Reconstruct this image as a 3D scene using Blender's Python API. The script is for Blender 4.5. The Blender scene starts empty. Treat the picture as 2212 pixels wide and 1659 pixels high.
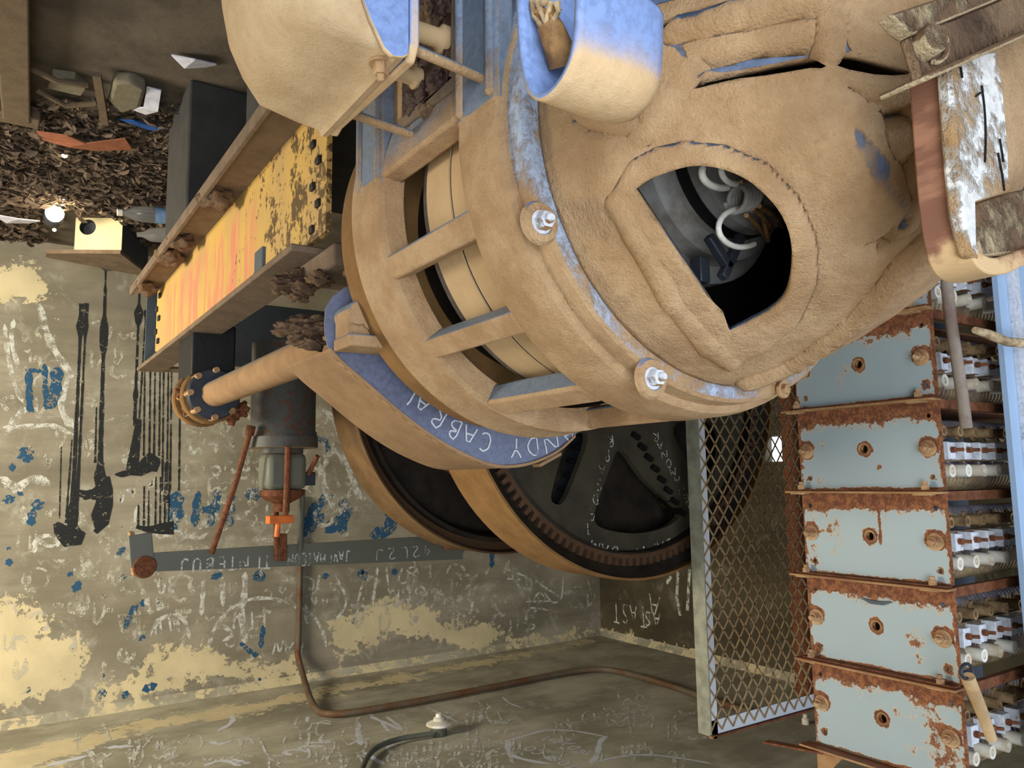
import bpy, bmesh, random
import numpy as np
from math import *
from mathutils import Vector, Matrix, geometry

rnd = random.Random(7)
scene = bpy.context.scene
C = scene.collection

# ------------------------------------------------------------------ camera
# The photograph is upside down: the world is built upright and the camera is rolled by half a turn.
FPX, CX, CY = 1680.0, 1106.0, 829.5
YAW, PITCH, ROLL = radians(33.8), radians(-7.0), radians(-0.8)
CAM = np.array([0.0, 0.0, 1.4])
FWD = np.array([-sin(YAW) * cos(PITCH), cos(YAW) * cos(PITCH), sin(PITCH)])
_d = np.array([0, 0, -1.0]); _u = _d - FWD * _d.dot(FWD); _u /= np.linalg.norm(_u)
_r = np.cross(FWD, _u)
RGT = _r * cos(ROLL) + _u * sin(ROLL)
UPV = -_r * sin(ROLL) + _u * cos(ROLL)
cam_data = bpy.data.cameras.new('camera')
cam = bpy.data.objects.new('camera', cam_data); C.objects.link(cam)
cam.matrix_world = Matrix((( RGT[0], UPV[0], -FWD[0], CAM[0]), (RGT[1], UPV[1], -FWD[1], CAM[1]),
                           (RGT[2], UPV[2], -FWD[2], CAM[2]), (0, 0, 0, 1)))
cam_data.sensor_width = 36.0
cam_data.lens = FPX / 2212 * 36.0
cam_data.clip_start = 0.02
cam_data.dof.use_dof = False
scene.camera = cam

# ------------------------------------------------------------------ view and light
scene.view_settings.view_transform = 'Standard'
scene.view_settings.look = 'None'
scene.view_settings.gamma = 1.0
scene.view_settings.use_curve_mapping = False
scene.view_settings.exposure = 0.15
w = bpy.data.worlds.new('sky'); scene.world = w; w.use_nodes = True
w.node_tree.nodes['Background'].inputs[0].default_value = (0.75, 0.87, 1.0, 1)
w.node_tree.nodes['Background'].inputs[1].default_value = 4.0

def area(name, loc, target, sx, sy, power, col):
    l = bpy.data.lights.new(name, 'AREA'); l.shape = 'RECTANGLE'; l.size = sx; l.size_y = sy
    l.energy = power; l.color = col
    o = bpy.data.objects.new(name, l); C.objects.link(o)
    d = Vector(target) - Vector(loc)
    o.location = loc; o.rotation_euler = d.to_track_quat('-Z', 'Y').to_euler()
    return o
# daylight through the doorway behind the camera, through an unseen high vent beside it, and warm light from a low window added on the right wall
area('daylight_door', (0.55, -1.18, 1.75), (-0.9, 1.2, 0.9), 1.2, 1.4, 34, (0.92, 0.96, 1.0))
area('daylight_vent', (-2.4, -1.18, 1.9), (-1.2, 1.0, 1.1), 1.0, 0.7, 17, (0.66, 0.79, 1.0))
area('warm_added_light', (2.4, 3.4, 1.15), (-0.9, 5.0, 2.65), 1.2, 1.0, 165, (1.0, 0.90, 0.70))

# ------------------------------------------------------------------ unprojection of measured points onto world planes
def ray(px, py):
    return FWD + RGT * (px - CX) / FPX + UPV * (CY - py) / FPX
def at(px, py, axis, val):
    r = ray(px, py); t = (val - CAM[axis]) / r[axis]
    return Vector(CAM + r * t)
def atx(px, py, v): return at(px, py, 0, v)
def aty(px, py, v): return at(px, py, 1, v)
def atz(px, py, v): return at(px, py, 2, v)

# ------------------------------------------------------------------ materials
def srgb(r, g, b):
    f = lambda c: c / 12.92 if c <= 0.04045 else ((c + 0.055) / 1.055) ** 2.4
    return (f(r / 255), f(g / 255), f(b / 255), 1.0)
def mul(c, k): return (c[0] * k, c[1] * k, c[2] * k, 1.0)

class NT:
    def __init__(s, name):
        s.m = bpy.data.materials.new(name); s.m.use_nodes = True
        s.t = s.m.node_tree; s.b = s.t.nodes['Principled BSDF']; s.out = s.t.nodes['Material Output']
        s.geo = s.t.nodes.new('ShaderNodeNewGeometry')
    def n(s, typ, **kw):
        x = s.t.nodes.new(typ)
        for k, v in kw.items(): setattr(x, k, v)
        return x
    def link(s, a, b): s.t.links.new(a, b)
    def setv(s, sock, v):
        if hasattr(v, 'node'): s.link(v, sock)
        else: sock.default_value = v
    def math(s, op, a, b=0.0, c=0.0, clamp=False):
        x = s.n('ShaderNodeMath', operation=op, use_clamp=clamp)
        s.setv(x.inputs[0], a); s.setv(x.inputs[1], b); s.setv(x.inputs[2], c)
        return x.outputs[0]
    def noise(s, scale, detail=4, rough=0.55, vec=None, dist=0.0):
        x = s.n('ShaderNodeTexNoise'); x.inputs['Scale'].default_value = scale
        x.inputs['Detail'].default_value = detail; x.inputs['Roughness'].default_value = rough
        x.inputs['Distortion'].default_value = dist
        s.link(vec if vec is not None else s.geo.outputs['Position'], x.inputs['Vector'])
        return x.outputs['Fac']
    def stretch(s, sx, sy, sz):
        x = s.n('ShaderNodeMapping'); x.inputs['Scale'].default_value = (sx, sy, sz)
        s.link(s.geo.outputs['Position'], x.inputs['Vector']); return x.outputs['Vector']
    def mix(s, f, a, b):
        x = s.n('ShaderNodeMix', data_type='RGBA'); s.setv(x.inputs[0], f)
        s.setv(x.inputs[6], a); s.setv(x.inputs[7], b); return x.outputs[2]
    def step(s, v, lo, hi):
        x = s.n('ShaderNodeMapRange', interpolation_type='SMOOTHSTEP'); s.setv(x.inputs[0], v)
        s.setv(x.inputs[1], lo); s.setv(x.inputs[2], hi); return x.outputs[0]
    def attr(s, name):
        x = s.n('ShaderNodeAttribute'); x.attribute_name = name; return x.outputs['Fac']
    def nz(s):
        x = s.n('ShaderNodeSeparateXYZ'); s.link(s.geo.outputs['Normal'], x.inputs[0]); return x.outputs
    def bump(s, h, strength, dist=0.01):
        x = s.n('ShaderNodeBump'); x.inputs['Strength'].default_value = strength
        x.inputs['Distance'].default_value = dist
        s.setv(x.inputs['Height'], h); s.link(x.outputs[0], s.b.inputs['Normal'])
    def done(s, col, rough=0.8, metal=0.0, spec=0.3):
        s.setv(s.b.inputs['Base Color'], col); s.setv(s.b.inputs['Roughness'], rough)
        s.setv(s.b.inputs['Metallic'], metal); s.b.inputs['Specular IOR Level'].default_value = spec
        return s.m

DUST = srgb(202, 168, 128); DUST2 = srgb(174, 138, 100)
def dusty(name, paint, bias=0.0, k=1.6, nk=0.9, paint_rough=0.5, dust=DUST, dust2=DUST2, grain=1.0, rust=0.0, nscale=7, metal=0.0, bare=False):
    """painted or bare iron under settled dust: the more a face looks up, the more dust lies on it"""
    s = NT(name)
    nz = s.nz()[2]
    n1 = s.noise(nscale, 6, 0.62); n2 = s.noise(95, 5, 0.7); n3 = s.noise(300, 4, 0.65)
    v = s.math('MULTIPLY', nz, k)
    v = s.math('ADD', v, bias)
    v = s.math('MULTIPLY_ADD', s.math('SUBTRACT', n1, 0.5), nk * 4, v)
    v = s.math('MULTIPLY_ADD', s.math('SUBTRACT', n2, 0.5), nk * 1.2, v)
    if bare: v = s.math('SUBTRACT', v, s.math('MULTIPLY', s.attr('bare'), 3.2))
    f = s.step(v, -0.28, 0.28)
    pc = s.mix(s.step(n2, 0.35, 0.7), paint, mul(paint, 0.72))
    if rust > 0:
        pc = s.mix(s.math('MULTIPLY', s.step(s.noise(22, 7, 0.7), 0.56 - rust * 0.2, 0.64 - rust * 0.2), 0.85), pc, srgb(98, 56, 34))
    dc = s.mix(s.step(s.noise(13, 6, 0.65), 0.3, 0.7), dust, dust2)
    dc = s.mix(s.math('MULTIPLY', s.step(n2, 0.52, 0.75), 0.35), dc, mul(dust2, 0.6))
    dc = s.mix(s.math('MULTIPLY', s.step(n3, 0.6, 0.74), 0.3), dc, mul(dust, 1.25))
    col = s.mix(f, pc, dc)
    h = s.math('ADD', s.math('MULTIPLY', n2, 0.7), s.math('MULTIPLY', n3, 0.55))
    h = s.math('MULTIPLY', h, s.math('MULTIPLY_ADD', f, 0.85, 0.15))
    h = s.math('ADD', h, s.math('MULTIPLY', f, 0.12))
    s.bump(h, min(1.0, 0.75 * grain), 0.010 * max(1.0, grain))
    s.done(col, s.math('MULTIPLY_ADD', f, 1 - paint_rough - 0.04, paint_rough), metal, 0.35)
    return s.m

def rusty(name, paint, amount=0.5, rough=0.55, rustc=srgb(104, 62, 42), rust2=srgb(150, 98, 62), attr=None):
    """blue-grey enamel with rust; the rust attribute is measured from the sheet's own edges and bolt holes"""
    s = NT(name)
    n1 = s.noise(16, 8, 0.7); n2 = s.noise(70, 6, 0.7); n3 = s.noise(260, 3, 0.6)
    v = s.math('MULTIPLY_ADD', s.math('SUBTRACT', n1, 0.5), 1.5, amount - 0.5)
    v = s.math('MULTIPLY_ADD', s.math('SUBTRACT', n2, 0.5), 1.1, v)
    if attr: v = s.math('ADD', v, s.attr(attr))
    f = s.step(v, 0.0, 0.10)
    halo = s.step(v, -0.13, 0.02)
    rc = s.mix(s.step(n2, 0.42, 0.62), rustc, rust2)
    rc = s.mix(s.step(n3, 0.5, 0.7), rc, mul(rustc, 0.7))
    pc = s.mix(s.math('MULTIPLY', s.step(s.noise(5, 4), 0.35, 0.7), 0.35), paint, mul(paint, 0.8))
    pc = s.mix(s.math('MULTIPLY', halo, 0.55), pc, srgb(196, 178, 150))
    col = s.mix(f, pc, rc)
    s.bump(s.math('ADD', s.math('MULTIPLY', f, s.math('MULTIPLY', n3, 0.9)), s.math('MULTIPLY', halo, 0.25)), 0.3, 0.004)
    s.done(col, s.math('MULTIPLY_ADD', f, 0.35, rough), 0.0, 0.4)
    return s.m

def plain(name, col, rough=0.7, metal=0.0, var=0.25, scale=30, bump=0.15, spec=0.3, col2=None):
    s = NT(name)
    n = s.noise(scale, 6, 0.65)
    c = s.mix(s.step(n, 0.35, 0.68), col, col2 if col2 else mul(col, 1 - var))
    if bump: s.bump(s.noise(scale * 5, 4), bump, 0.004)
    s.done(c, rough, metal, spec); return s.m

BLUE = srgb(138, 160, 200)
M = {}
M['bell'] = dusty('dusty_blue_cast_iron', srgb(98, 114, 142), bias=1.05, k=1.75, nk=0.5, bare=True)
M['collar'] = dusty('dusty_collar', BLUE, bias=1.05, k=1.75, nk=0.5)
M['bell_flange'] = dusty('blue_paint_showing_through_dust', srgb(178, 192, 216), bias=-0.02, k=1.15, nk=0.75, paint_rough=0.45)
M['frame'] = dusty('dusty_grey_blue_frame', srgb(122, 134, 150), bias=0.42, k=2.4, nk=0.3)
M['frame_dark'] = dusty('dusty_dark_iron', srgb(60, 60, 62), bias=0.35, k=1.4, nk=0.6, rust=0.3)
M['hood'] = dusty('blue_hood_with_dusted_crown', srgb(140, 164, 216), bias=-0.42, k=1.75, nk=0.14, paint_rough=0.38, grain=0.35, dust=srgb(226, 194, 152), dust2=srgb(208, 174, 132))
M['housing'] = dusty('housing_under_fine_dust', srgb(120, 150, 215), bias=0.55, k=1.6, nk=0.35, grain=0.5, dust=srgb(212, 184, 146), dust2=srgb(192, 162, 124))
M['core'] = plain('dusty_laminated_core', srgb(200, 168, 126), 0.9, var=0.18, scale=9, bump=0.1)
M['copper_rim'] = plain('worn_winding_edge', srgb(120, 108, 96), 0.8, scale=60, bump=0.4)
M['black'] = plain('black_parts_and_shade', srgb(24, 22, 22), 0.55, bump=0.3)  # for black parts, and for shade painted into tooth gaps and pedestal
M['dark_steel'] = plain('dark_steel', srgb(58, 62, 70), 0.5, 0.3, bump=0.1)
M['commutator'] = plain('dusty_grey_winding', srgb(158, 156, 152), 0.75, scale=14, col2=srgb(120, 112, 102))
M['white_wire'] = plain('white_insulation', srgb(222, 218, 208), 0.6, scale=40, bump=0.05)
M['tan_wire'] = plain('tan_insulation', srgb(176, 134, 84), 0.8, scale=40, col2=srgb(120, 88, 58))
M['grease'] = dusty('clotted_greasy_dust', srgb(84, 58, 46), bias=0.35, k=0.9, nk=0.8, dust=srgb(172, 140, 106), dust2=srgb(120, 92, 70), grain=2.5)
M['grease_dark'] = plain('brown_grease', srgb(84, 62, 52), 0.5, scale=40, bump=0.9, col2=srgb(48, 34, 30))
M['beam_side'] = None
M['beam_flange'] = dusty('beam_flange_dust', srgb(96, 80, 62), bias=0.4, k=1.2, nk=0.3, dust=srgb(136, 116, 96), dust2=srgb(112, 94, 76), grain=0.7)
M['wheel_rim'] = dusty('ochre_wheel_rim', srgb(116, 86, 50), bias=0.2, k=1.4, nk=0.3, dust=srgb(150, 112, 66), dust2=srgb(126, 92, 52), grain=0.5)
M['wheel_rim2'] = dusty('brown_wheel_rim', srgb(92, 68, 46), bias=-0.3, k=1.2, nk=0.3, dust=srgb(126, 96, 60), dust2=srgb(104, 78, 48), grain=0.5)
M['wheel_dark'] = plain('near_black_iron', srgb(50, 42, 34), 0.6, scale=12, col2=srgb(30, 25, 21), bump=0.2)  # near-black brown for rim recess, wheel insides, hubs and rivets
M['wheel_web'] = plain('dull_olive_grey_iron', srgb(74, 69, 54), 0.65, scale=8, col2=srgb(58, 52, 42), bump=0.15)
M['teeth'] = plain('rusty_teeth', srgb(92, 66, 46), 0.7, scale=40, bump=0.3)
M['guard_face'] = dusty('blue_guard_face', srgb(108, 114, 138), bias=-0.75, k=1.5, nk=0.25, paint_rough=0.4, grain=0.3)
M['guard_rim'] = dusty('guard_rim_dust', srgb(130, 120, 110), bias=0.65, k=1.3, nk=0.2, dust=srgb(166, 132, 96), dust2=srgb(146, 114, 82), grain=0.35)
M['bar_dust'] = dusty('thick_crumbly_dust', srgb(110, 84, 62), bias=-0.1, k=2.2, nk=0.6, dust=srgb(224, 200, 162), dust2=srgb(206, 178, 138), grain=1.8, nscale=30)
M['strap'] = dusty('strap_flaking_white_paint', srgb(226, 224, 222), bias=-0.1, k=1.7, nk=0.9, dust=srgb(214, 184, 142), dust2=srgb(180, 138, 92), grain=1.2, nscale=16)
M['strap_edge'] = None
M['plate'] = rusty('enamel_sheet', srgb(156, 170, 174), amount=0.09, attr='rust')
M['plate_flange'] = dusty('flange_with_rust_and_dust', srgb(130, 78, 48), bias=0.0, k=1.6, nk=0.3, dust=srgb(198, 160, 112), dust2=srgb(160, 116, 76), grain=0.8)
M['bolt'] = dusty('rusty_bolt', srgb(150, 106, 76), bias=0.15, k=1.1, nk=0.4, dust=srgb(206, 172, 128), dust2=srgb(160, 120, 84), grain=0.7, nscale=40)
M['rust'] = plain('brown_rust', srgb(128, 78, 48), 0.85, scale=60, col2=srgb(88, 52, 34), bump=0.5)
M['ceramic'] = plain('white_porcelain', srgb(238, 234, 224), 0.3, scale=20, bump=0.0, spec=0.6, col2=srgb(206, 190, 162))
M['knob'] = plain('brown_knob', srgb(150, 124, 88), 0.8, scale=40, col2=srgb(96, 74, 54), bump=0.2)
M['clip'] = dusty('tinned_clip', srgb(222, 226, 236), bias=-0.65, k=1.2, nk=0.7, paint_rough=0.35, dust=srgb(196, 156, 112), dust2=srgb(130, 90, 62), nscale=60)
M['coil'] = dusty('resistor_disc', srgb(116, 112, 122), bias=0.1, k=1.2, nk=0.5, dust=srgb(178, 156, 122), dust2=srgb(130, 108, 82), nscale=30)
M['panel_blue'] = rusty('pale_blue_enamel', srgb(166, 192, 224), amount=-0.12)
M['panel_dark'] = plain('dark_blue_grey_sheet', srgb(92, 100, 108), 0.6, scale=6, bump=0.1)  # even dark blue-grey sheet colour
M['stick'] = plain('grey_dusty_tube', srgb(150, 138, 126), 0.75, scale=14, col2=srgb(120, 100, 92), bump=0.2)
M['stick_tan'] = plain('tan_taped_tube', srgb(196, 166, 126), 0.85, scale=18, col2=srgb(166, 136, 100), bump=0.3)
M['wood'] = plain('bare_broken_wood', srgb(206, 184, 146), 0.85, scale=30, col2=srgb(120, 92, 66), bump=0.5)
M['mesh_frame'] = plain('galvanised_frame', srgb(150, 150, 132), 0.6, scale=25, col2=srgb(122, 120, 104), bump=0.15)
M['mesh_flange'] = rusty('bright_zinc_flange', srgb(206, 208, 214), amount=0.1)
M['mesh_wire'] = plain('rusty_expanded_metal', srgb(172, 146, 108), 0.75, scale=40, col2=srgb(140, 112, 80), bump=0.1)
M['conduit'] = plain('rust_patched_conduit', srgb(104, 96, 80), 0.6, scale=7, col2=srgb(104, 66, 40), bump=0.2)
M['conduit_grey'] = plain('grey_conduit', srgb(94, 96, 86), 0.6, scale=7, bump=0.15)
M['cast_grey'] = dusty('grey_cast_casing', srgb(84, 82, 76), bias=-0.6, k=1.1, nk=0.4, rust=0.12)
M['steel_bar'] = rusty('grey_painted_flat_bar', srgb(104, 104, 92), amount=-0.1)
M['orange'] = plain('orange_paint', srgb(226, 118, 48), 0.5, scale=20, bump=0.05)
M['chalk_w'] = None
M['pier'] = plain('dark_damp_concrete', srgb(62, 60, 58), 0.85, scale=9, bump=0.3)
M['cream_box'] = plain('cream_painted_tin', srgb(222, 208, 164), 0.5, scale=8, var=0.1, bump=0.03)
M['grey_box'] = plain('slate_grey_tin', srgb(72, 78, 84), 0.6, scale=8, bump=0.05)
M['rot_wood'] = plain('dusty_plank', srgb(104, 88, 70), 0.9, scale=18, bump=0.4)
M['stone'] = plain('grey_brown_stone', srgb(120, 112, 94), 0.9, scale=30, bump=0.4)
M['paper'] = plain('grubby_white_paper', srgb(200, 200, 214), 0.8, scale=30, bump=0.2)
M['orange_card'] = plain('orange_brown_card', srgb(150, 94, 68), 0.8, scale=30, bump=0.2)
M['blue_card'] = plain('bright_blue_film', srgb(30, 84, 160), 0.5, scale=20)
M['leaf'] = plain('dry_brown_leaf', srgb(104, 88, 74), 0.9, scale=9, col2=srgb(60, 50, 43), bump=0.2)

# yellow beam side: yellow paint, scuffed to brown at the near end and brushed with pink-red strokes
s = NT('yellow_paint_with_red_smears')
ps = s.n('ShaderNodeSeparateXYZ'); s.link(s.geo.outputs['Position'], ps.inputs[0]); yy = ps.outputs[1]; zz = ps.outputs[2]
n1 = s.noise(14, 8, 0.72); n2 = s.noise(60, 6, 0.7)
near = s.step(yy, 2.7, 1.6)
yel = s.mix(s.step(s.noise(4, 4), 0.35, 0.7), srgb(206, 168, 88), srgb(186, 152, 98))
red = s.math('MULTIPLY', s.step(s.noise(24, 4, 0.6, s.stretch(1, 1, 0.14)), 0.44, 0.56), s.math('MULTIPLY', s.step(yy, 1.95, 2.15), s.step(yy, 3.4, 3.1)))
red = s.math('MULTIPLY', red, s.math('MULTIPLY', s.step(zz, 0.6, 0.68), 0.75))
c0 = s.mix(red, yel, srgb(212, 122, 104))
v = s.math('ADD', s.math('MULTIPLY_ADD', s.math('SUBTRACT', n1, 0.5), 2.2, -0.5), s.math('MULTIPLY', near, 0.52))
v = s.math('MULTIPLY_ADD', s.math('SUBTRACT', n2, 0.5), 1.2, v)
c1 = s.mix(s.step(v, 0.0, 0.1), c0, srgb(96, 74, 44))
M['beam_side'] = s.done(c1, 0.6)

# strap edge: brown varnished insulation with diagonal creases, dust drifting on the lower bend
s = NT('brown_fibre_edge')
n1 = s.noise(45, 5, 0.6, s.stretch(0.3, 0.3, 1.0))
cc = s.mix(s.step(n1, 0.45, 0.62), srgb(126, 86, 68), srgb(156, 112, 88))
ps = s.n('ShaderNodeSeparateXYZ'); s.link(s.geo.outputs['Position'], ps.inputs[0])
f = s.step(s.math('MULTIPLY_ADD', s.math('SUBTRACT', s.noise(50, 6), 0.5), 0.06, ps.outputs[2]), 1.206, 1.222)
cc = s.mix(f, cc, srgb(200, 168, 126))
s.bump(n1, 0.5, 0.006); M['strap_edge'] = s.done(cc, 0.8)

# chalk and paint for writing: broken up by the grain of the wall
def mark(name, col, cover, rough=0.9, sc=300):
    s = NT(name)
    tr = s.n('ShaderNodeBsdfTransparent'); mx = s.n('ShaderNodeMixShader')
    n = s.noise(sc, 3, 0.6); n2 = s.noise(22, 4, 0.6)
    v = s.math('ADD', s.math('MULTIPLY', n, 0.5), s.math('MULTIPLY', n2, 0.5))
    f = s.step(v, 0.62 - cover, 0.70 - cover)
    s.done(col, rough)
    s.link(f, mx.inputs[0]); s.link(tr.outputs[0], mx.inputs[1]); s.link(s.b.outputs[0], mx.inputs[2])
    s.link(mx.outputs[0], s.out.inputs[0])
    return s.m
M['chalk_w'] = mark('white_chalk', srgb(212, 212, 204), 0.17, sc=220)
M['chalk_solid'] = mark('thick_white_chalk', srgb(206, 208, 214), 0.26, sc=320)
M['chalk_faint'] = mark('faint_chalk', srgb(196, 192, 176), 0.15, sc=160)
M['blue_mark'] = mark('blue_spray_paint', srgb(44, 86, 120), 0.20, sc=60)
M['black_mark'] = mark('black_bitumen_drip', srgb(40, 42, 44), 0.24, sc=90)

# wall and ceiling concrete
def concrete(name, base, base2, bandvec, peel=True, smk=0.32, light=srgb(222, 206, 166)):
    s = NT(name)
    n1 = s.noise(2.2, 6, 0.6); n2 = s.noise(1.0, 8, 0.68, s.stretch(*bandvec)); n3 = s.noise(120, 4, 0.6)
    c = s.mix(s.step(n1, 0.35, 0.65), base, base2)
    c = s.mix(s.math('MULTIPLY', s.step(n2, 0.4, 0.66), 0.6), c, mul(base2, 0.62))
    smear = s.noise(5.0, 8, 0.72, None, 0.6)
    c = s.mix(s.math('MULTIPLY', s.step(smear, 0.53, 0.66), smk), c, srgb(206, 204, 190))
    if peel:
        a = s.attr('peel')
        v = s.math('MULTIPLY_ADD', s.math('SUBTRACT', s.noise(5.5, 9, 0.7), 0.5), 1.3, a)
        v = s.math('MULTIPLY_ADD', s.math('SUBTRACT', s.noise(22, 7, 0.7), 0.5), 0.5, v)
        f = s.step(v, -0.015, 0.03)
        pc = s.mix(s.step(s.noise(4, 5), 0.3, 0.7), light, mul(light, 0.82))
        c = s.mix(f, c, pc)
        s.bump(s.math('ADD', s.math('MULTIPLY', n3, 0.35), s.math('MULTIPLY', s.math('SUBTRACT', 1.0, f), 0.5)), 0.4, 0.006)
    else:
        s.bump(n3, 0.3, 0.005)
    return s.done(c, 0.88, 0.0, 0.25)
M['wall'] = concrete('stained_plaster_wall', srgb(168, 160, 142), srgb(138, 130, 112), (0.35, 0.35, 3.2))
M['wall_side'] = concrete('shaded_plaster_wall', srgb(88, 80, 62), srgb(70, 63, 48), (0.35, 0.35, 3.2), smk=0.12)  # darker copy of the plaster, the side wall's shade put into its colour
M['ceiling'] = concrete('smeared_concrete_ceiling', srgb(190, 184, 164), srgb(154, 148, 128), (1.2, 3.0, 1.0))
M['floor'] = plain('dirt_covered_floor', srgb(98, 88, 76), 0.95, scale=5, col2=srgb(74, 66, 57), bump=0.8)

# ------------------------------------------------------------------ mesh helpers
class MB:
    def __init__(s): s.v = []; s.f = []
    def add(s, vs, fs):
        o = len(s.v); s.v += [tuple(v) for v in vs]; s.f += [tuple(i + o for i in f) for f in fs]
    def box(s, c, d, rot=None):
        c = Vector(c); vs = []
        for x in (-.5, .5):
            for y in (-.5, .5):
                for z in (-.5, .5):
                    p = Vector((x * d[0], y * d[1], z * d[2]))
                    if rot is not None: p = rot @ p
                    vs.append(c + p)
        s.add(vs, [(0, 1, 3, 2), (4, 6, 7, 5), (0, 4, 5, 1), (2, 3, 7, 6), (0, 2, 6, 4), (1, 5, 7, 3)])
    def bar(s, a, b, w, h, up=(0, 0, 1)):
        a, b = Vector(a), Vector(b); d = b - a; L = d.length; y = d.normalized()
        x = y.cross(Vector(up)).normalized(); z = x.cross(y)
        R = Matrix((x, y, z)).transposed()
        s.box((a + b) / 2, (w, L, h), R)
    def tube(s, pts, r, seg=12, cap=True):
        pts = [Vector(p) for p in pts]; n = len(pts)
        rs = r if isinstance(r, (list, tuple)) else [r] * n
        d0 = (pts[1] - pts[0]).normalized()
        ref = Vector((0, 0, 1)) if abs(d0.z) < 0.9 else Vector((1, 0, 0))
        u = d0.cross(ref).normalized(); vs = []; fs = []
        for i, p in enumerate(pts):
            if i == 0: d = pts[1] - p
            elif i == n - 1: d = p - pts[i - 1]
            else: d = (pts[i + 1] - p).normalized() + (p - pts[i - 1]).normalized()
            d.normalize(); u = (u - d * u.dot(d)).normalized(); w_ = d.cross(u)
            for k in range(seg):
                a = 2 * pi * k / seg
                vs.append(p + (u * cos(a) + w_ * sin(a)) * rs[i])
        for i in range(n - 1):
            for k in range(seg):
                k2 = (k + 1) % seg
                fs.append((i * seg + k, i * seg + k2, (i + 1) * seg + k2, (i + 1) * seg + k))
        if cap:
            fs.append(tuple(range(seg - 1, -1, -1))); fs.append(tuple((n - 1) * seg + k for k in range(seg)))
        s.add(vs, fs)
    def lathe(s, prof, o, ax, seg=64, a0=0.0, a1=2 * pi, close_prof=False):
        """prof = [(r, h)], h along ax from o"""
        o = Vector(o); ax = Vector(ax).normalized()
        ref = Vector((0, 0, 1)) if abs(ax.z) < 0.9 else Vector((1, 0, 0))
        u = ax.cross(ref).normalized(); w_ = ax.cross(u)
        full = abs(a1 - a0 - 2 * pi) < 1e-6
        na = seg if full else seg + 1; vs = []; fs = []; m = len(prof)
        for k in range(na):
            a = a0 + (a1 - a0) * k / seg; d = u * cos(a) + w_ * sin(a)
            for (r, h) in prof: vs.append(o + ax * h + d * r)
        mm = m if close_prof else m - 1
        for k in range(seg):
            k2 = (k + 1) % na
            for j in range(mm):
                j2 = (j + 1) % m
                fs.append((k * m + j, k * m + j2, k2 * m + j2, k2 * m + j))
        s.add(vs, fs)
    def prism(s, pts, off):
        """closed polygon of 3D points, extruded by vector off"""
        pts = [Vector(p) for p in pts]; off = Vector(off); n = len(pts)
        tri = geometry.tessellate_polygon([pts])
        vs = pts + [p + off for p in pts]; fs = []
        for t in tri: fs.append(tuple(t)); fs.append(tuple(i + n for i in reversed(t)))
        for i in range(n): fs.append((i, (i + 1) % n, (i + 1) % n + n, i + n))
        s.add(vs, fs)
    def sheet(s, outer, holes, to3, thick, step=0.0, inner_pts=()):
        """flat sheet with holes: 2D polygons mapped by to3(u,v) -> Vector; thick = offset vector"""
        vs, es = [], []
        def loop(p):
            o = len(vs); vs.extend([Vector(q) for q in p]); es.extend([(o + i, o + (i + 1) % len(p)) for i in range(len(p))])
        loop(outer)
        for h in holes: loop(h)
        if step:
            x0, x1 = min(p[0] for p in outer), max(p[0] for p in outer); y0, y1 = min(p[1] for p in outer), max(p[1] for p in outer)
            x = x0 + step
            while x < x1 - step / 2:
                y = y0 + step
                while y < y1 - step / 2:
                    vs.append(Vector((x, y))); y += step
                x += step
        V, E_, F_, _, _, _ = geometry.delaunay_2d_cdt(vs, es, [], 0, 1e-6)
        good = []
        for f in F_:
            cx_ = sum(V[i][0] for i in f) / len(f); cy_ = sum(V[i][1] for i in f) / len(f)
            if inside((cx_, cy_), outer) and not any(inside((cx_, cy_), h) for h in holes):
                f = list(f); sa = sum(V[f[i]][0] * V[f[(i + 1) % len(f)]][1] - V[f[(i + 1) % len(f)]][0] * V[f[i]][1] for i in range(len(f)))
                if abs(sa) < 1e-12: continue
                good.append(tuple(f) if sa > 0 else tuple(reversed(f)))
        n = len(V); base = [Vector(to3(v[0], v[1])) for v in V]; thick = Vector(thick)
        allv = base + [b + thick for b in base]; fs = []
        cnt = {}
        for f in good:
            fs.append(f); fs.append(tuple(i + n for i in reversed(f)))
            for i in range(len(f)):
                a, b = f[i], f[(i + 1) % len(f)]; cnt[(a, b)] = cnt.get((a, b), 0) + 1
        for (a, b) in cnt:
            if (b, a) not in cnt: fs.append((b, a, a + n, b + n))
        s.add(allv, fs)
    def build(s, name, mat, parent=None, smooth=True, bevel=0.0, ang=35, fix=True):
        me = bpy.data.meshes.new(name); me.from_pydata([tuple(v) for v in s.v], [], s.f)
        if fix:
            bm = bmesh.new(); bm.from_mesh(me)
            loose = [v for v in bm.verts if not v.link_faces]
            if loose: bmesh.ops.delete(bm, geom=loose, context='VERTS')
            bmesh.ops.recalc_face_normals(bm, faces=bm.faces[:]); bm.to_mesh(me); bm.free()
        if mat is not None: me.materials.append(mat)
        if smooth:
            me.shade_smooth(); me.set_sharp_from_angle(angle=radians(ang))
        o = bpy.data.objects.new(name, me); C.objects.link(o)
        if parent is not None:
            o.parent = parent
            o.matrix_parent_inverse = Matrix.Translation(-parent.location)
        if bevel:
            b = o.modifiers.new('bevel', 'BEVEL'); b.width = bevel; b.segments = 2; b.limit_method = 'ANGLE'; b.angle_limit = radians(40)
        return o

def inside(p, poly):
    x, y = p; c = False; n = len(poly); j = n - 1
    for i in range(n):
        xi, yi = poly[i][0], poly[i][1]; xj, yj = poly[j][0], poly[j][1]
        if (yi > y) != (yj > y) and x < (xj - xi) * (y - yi) / (yj - yi) + xi: c = not c
        j = i
    return c

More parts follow.
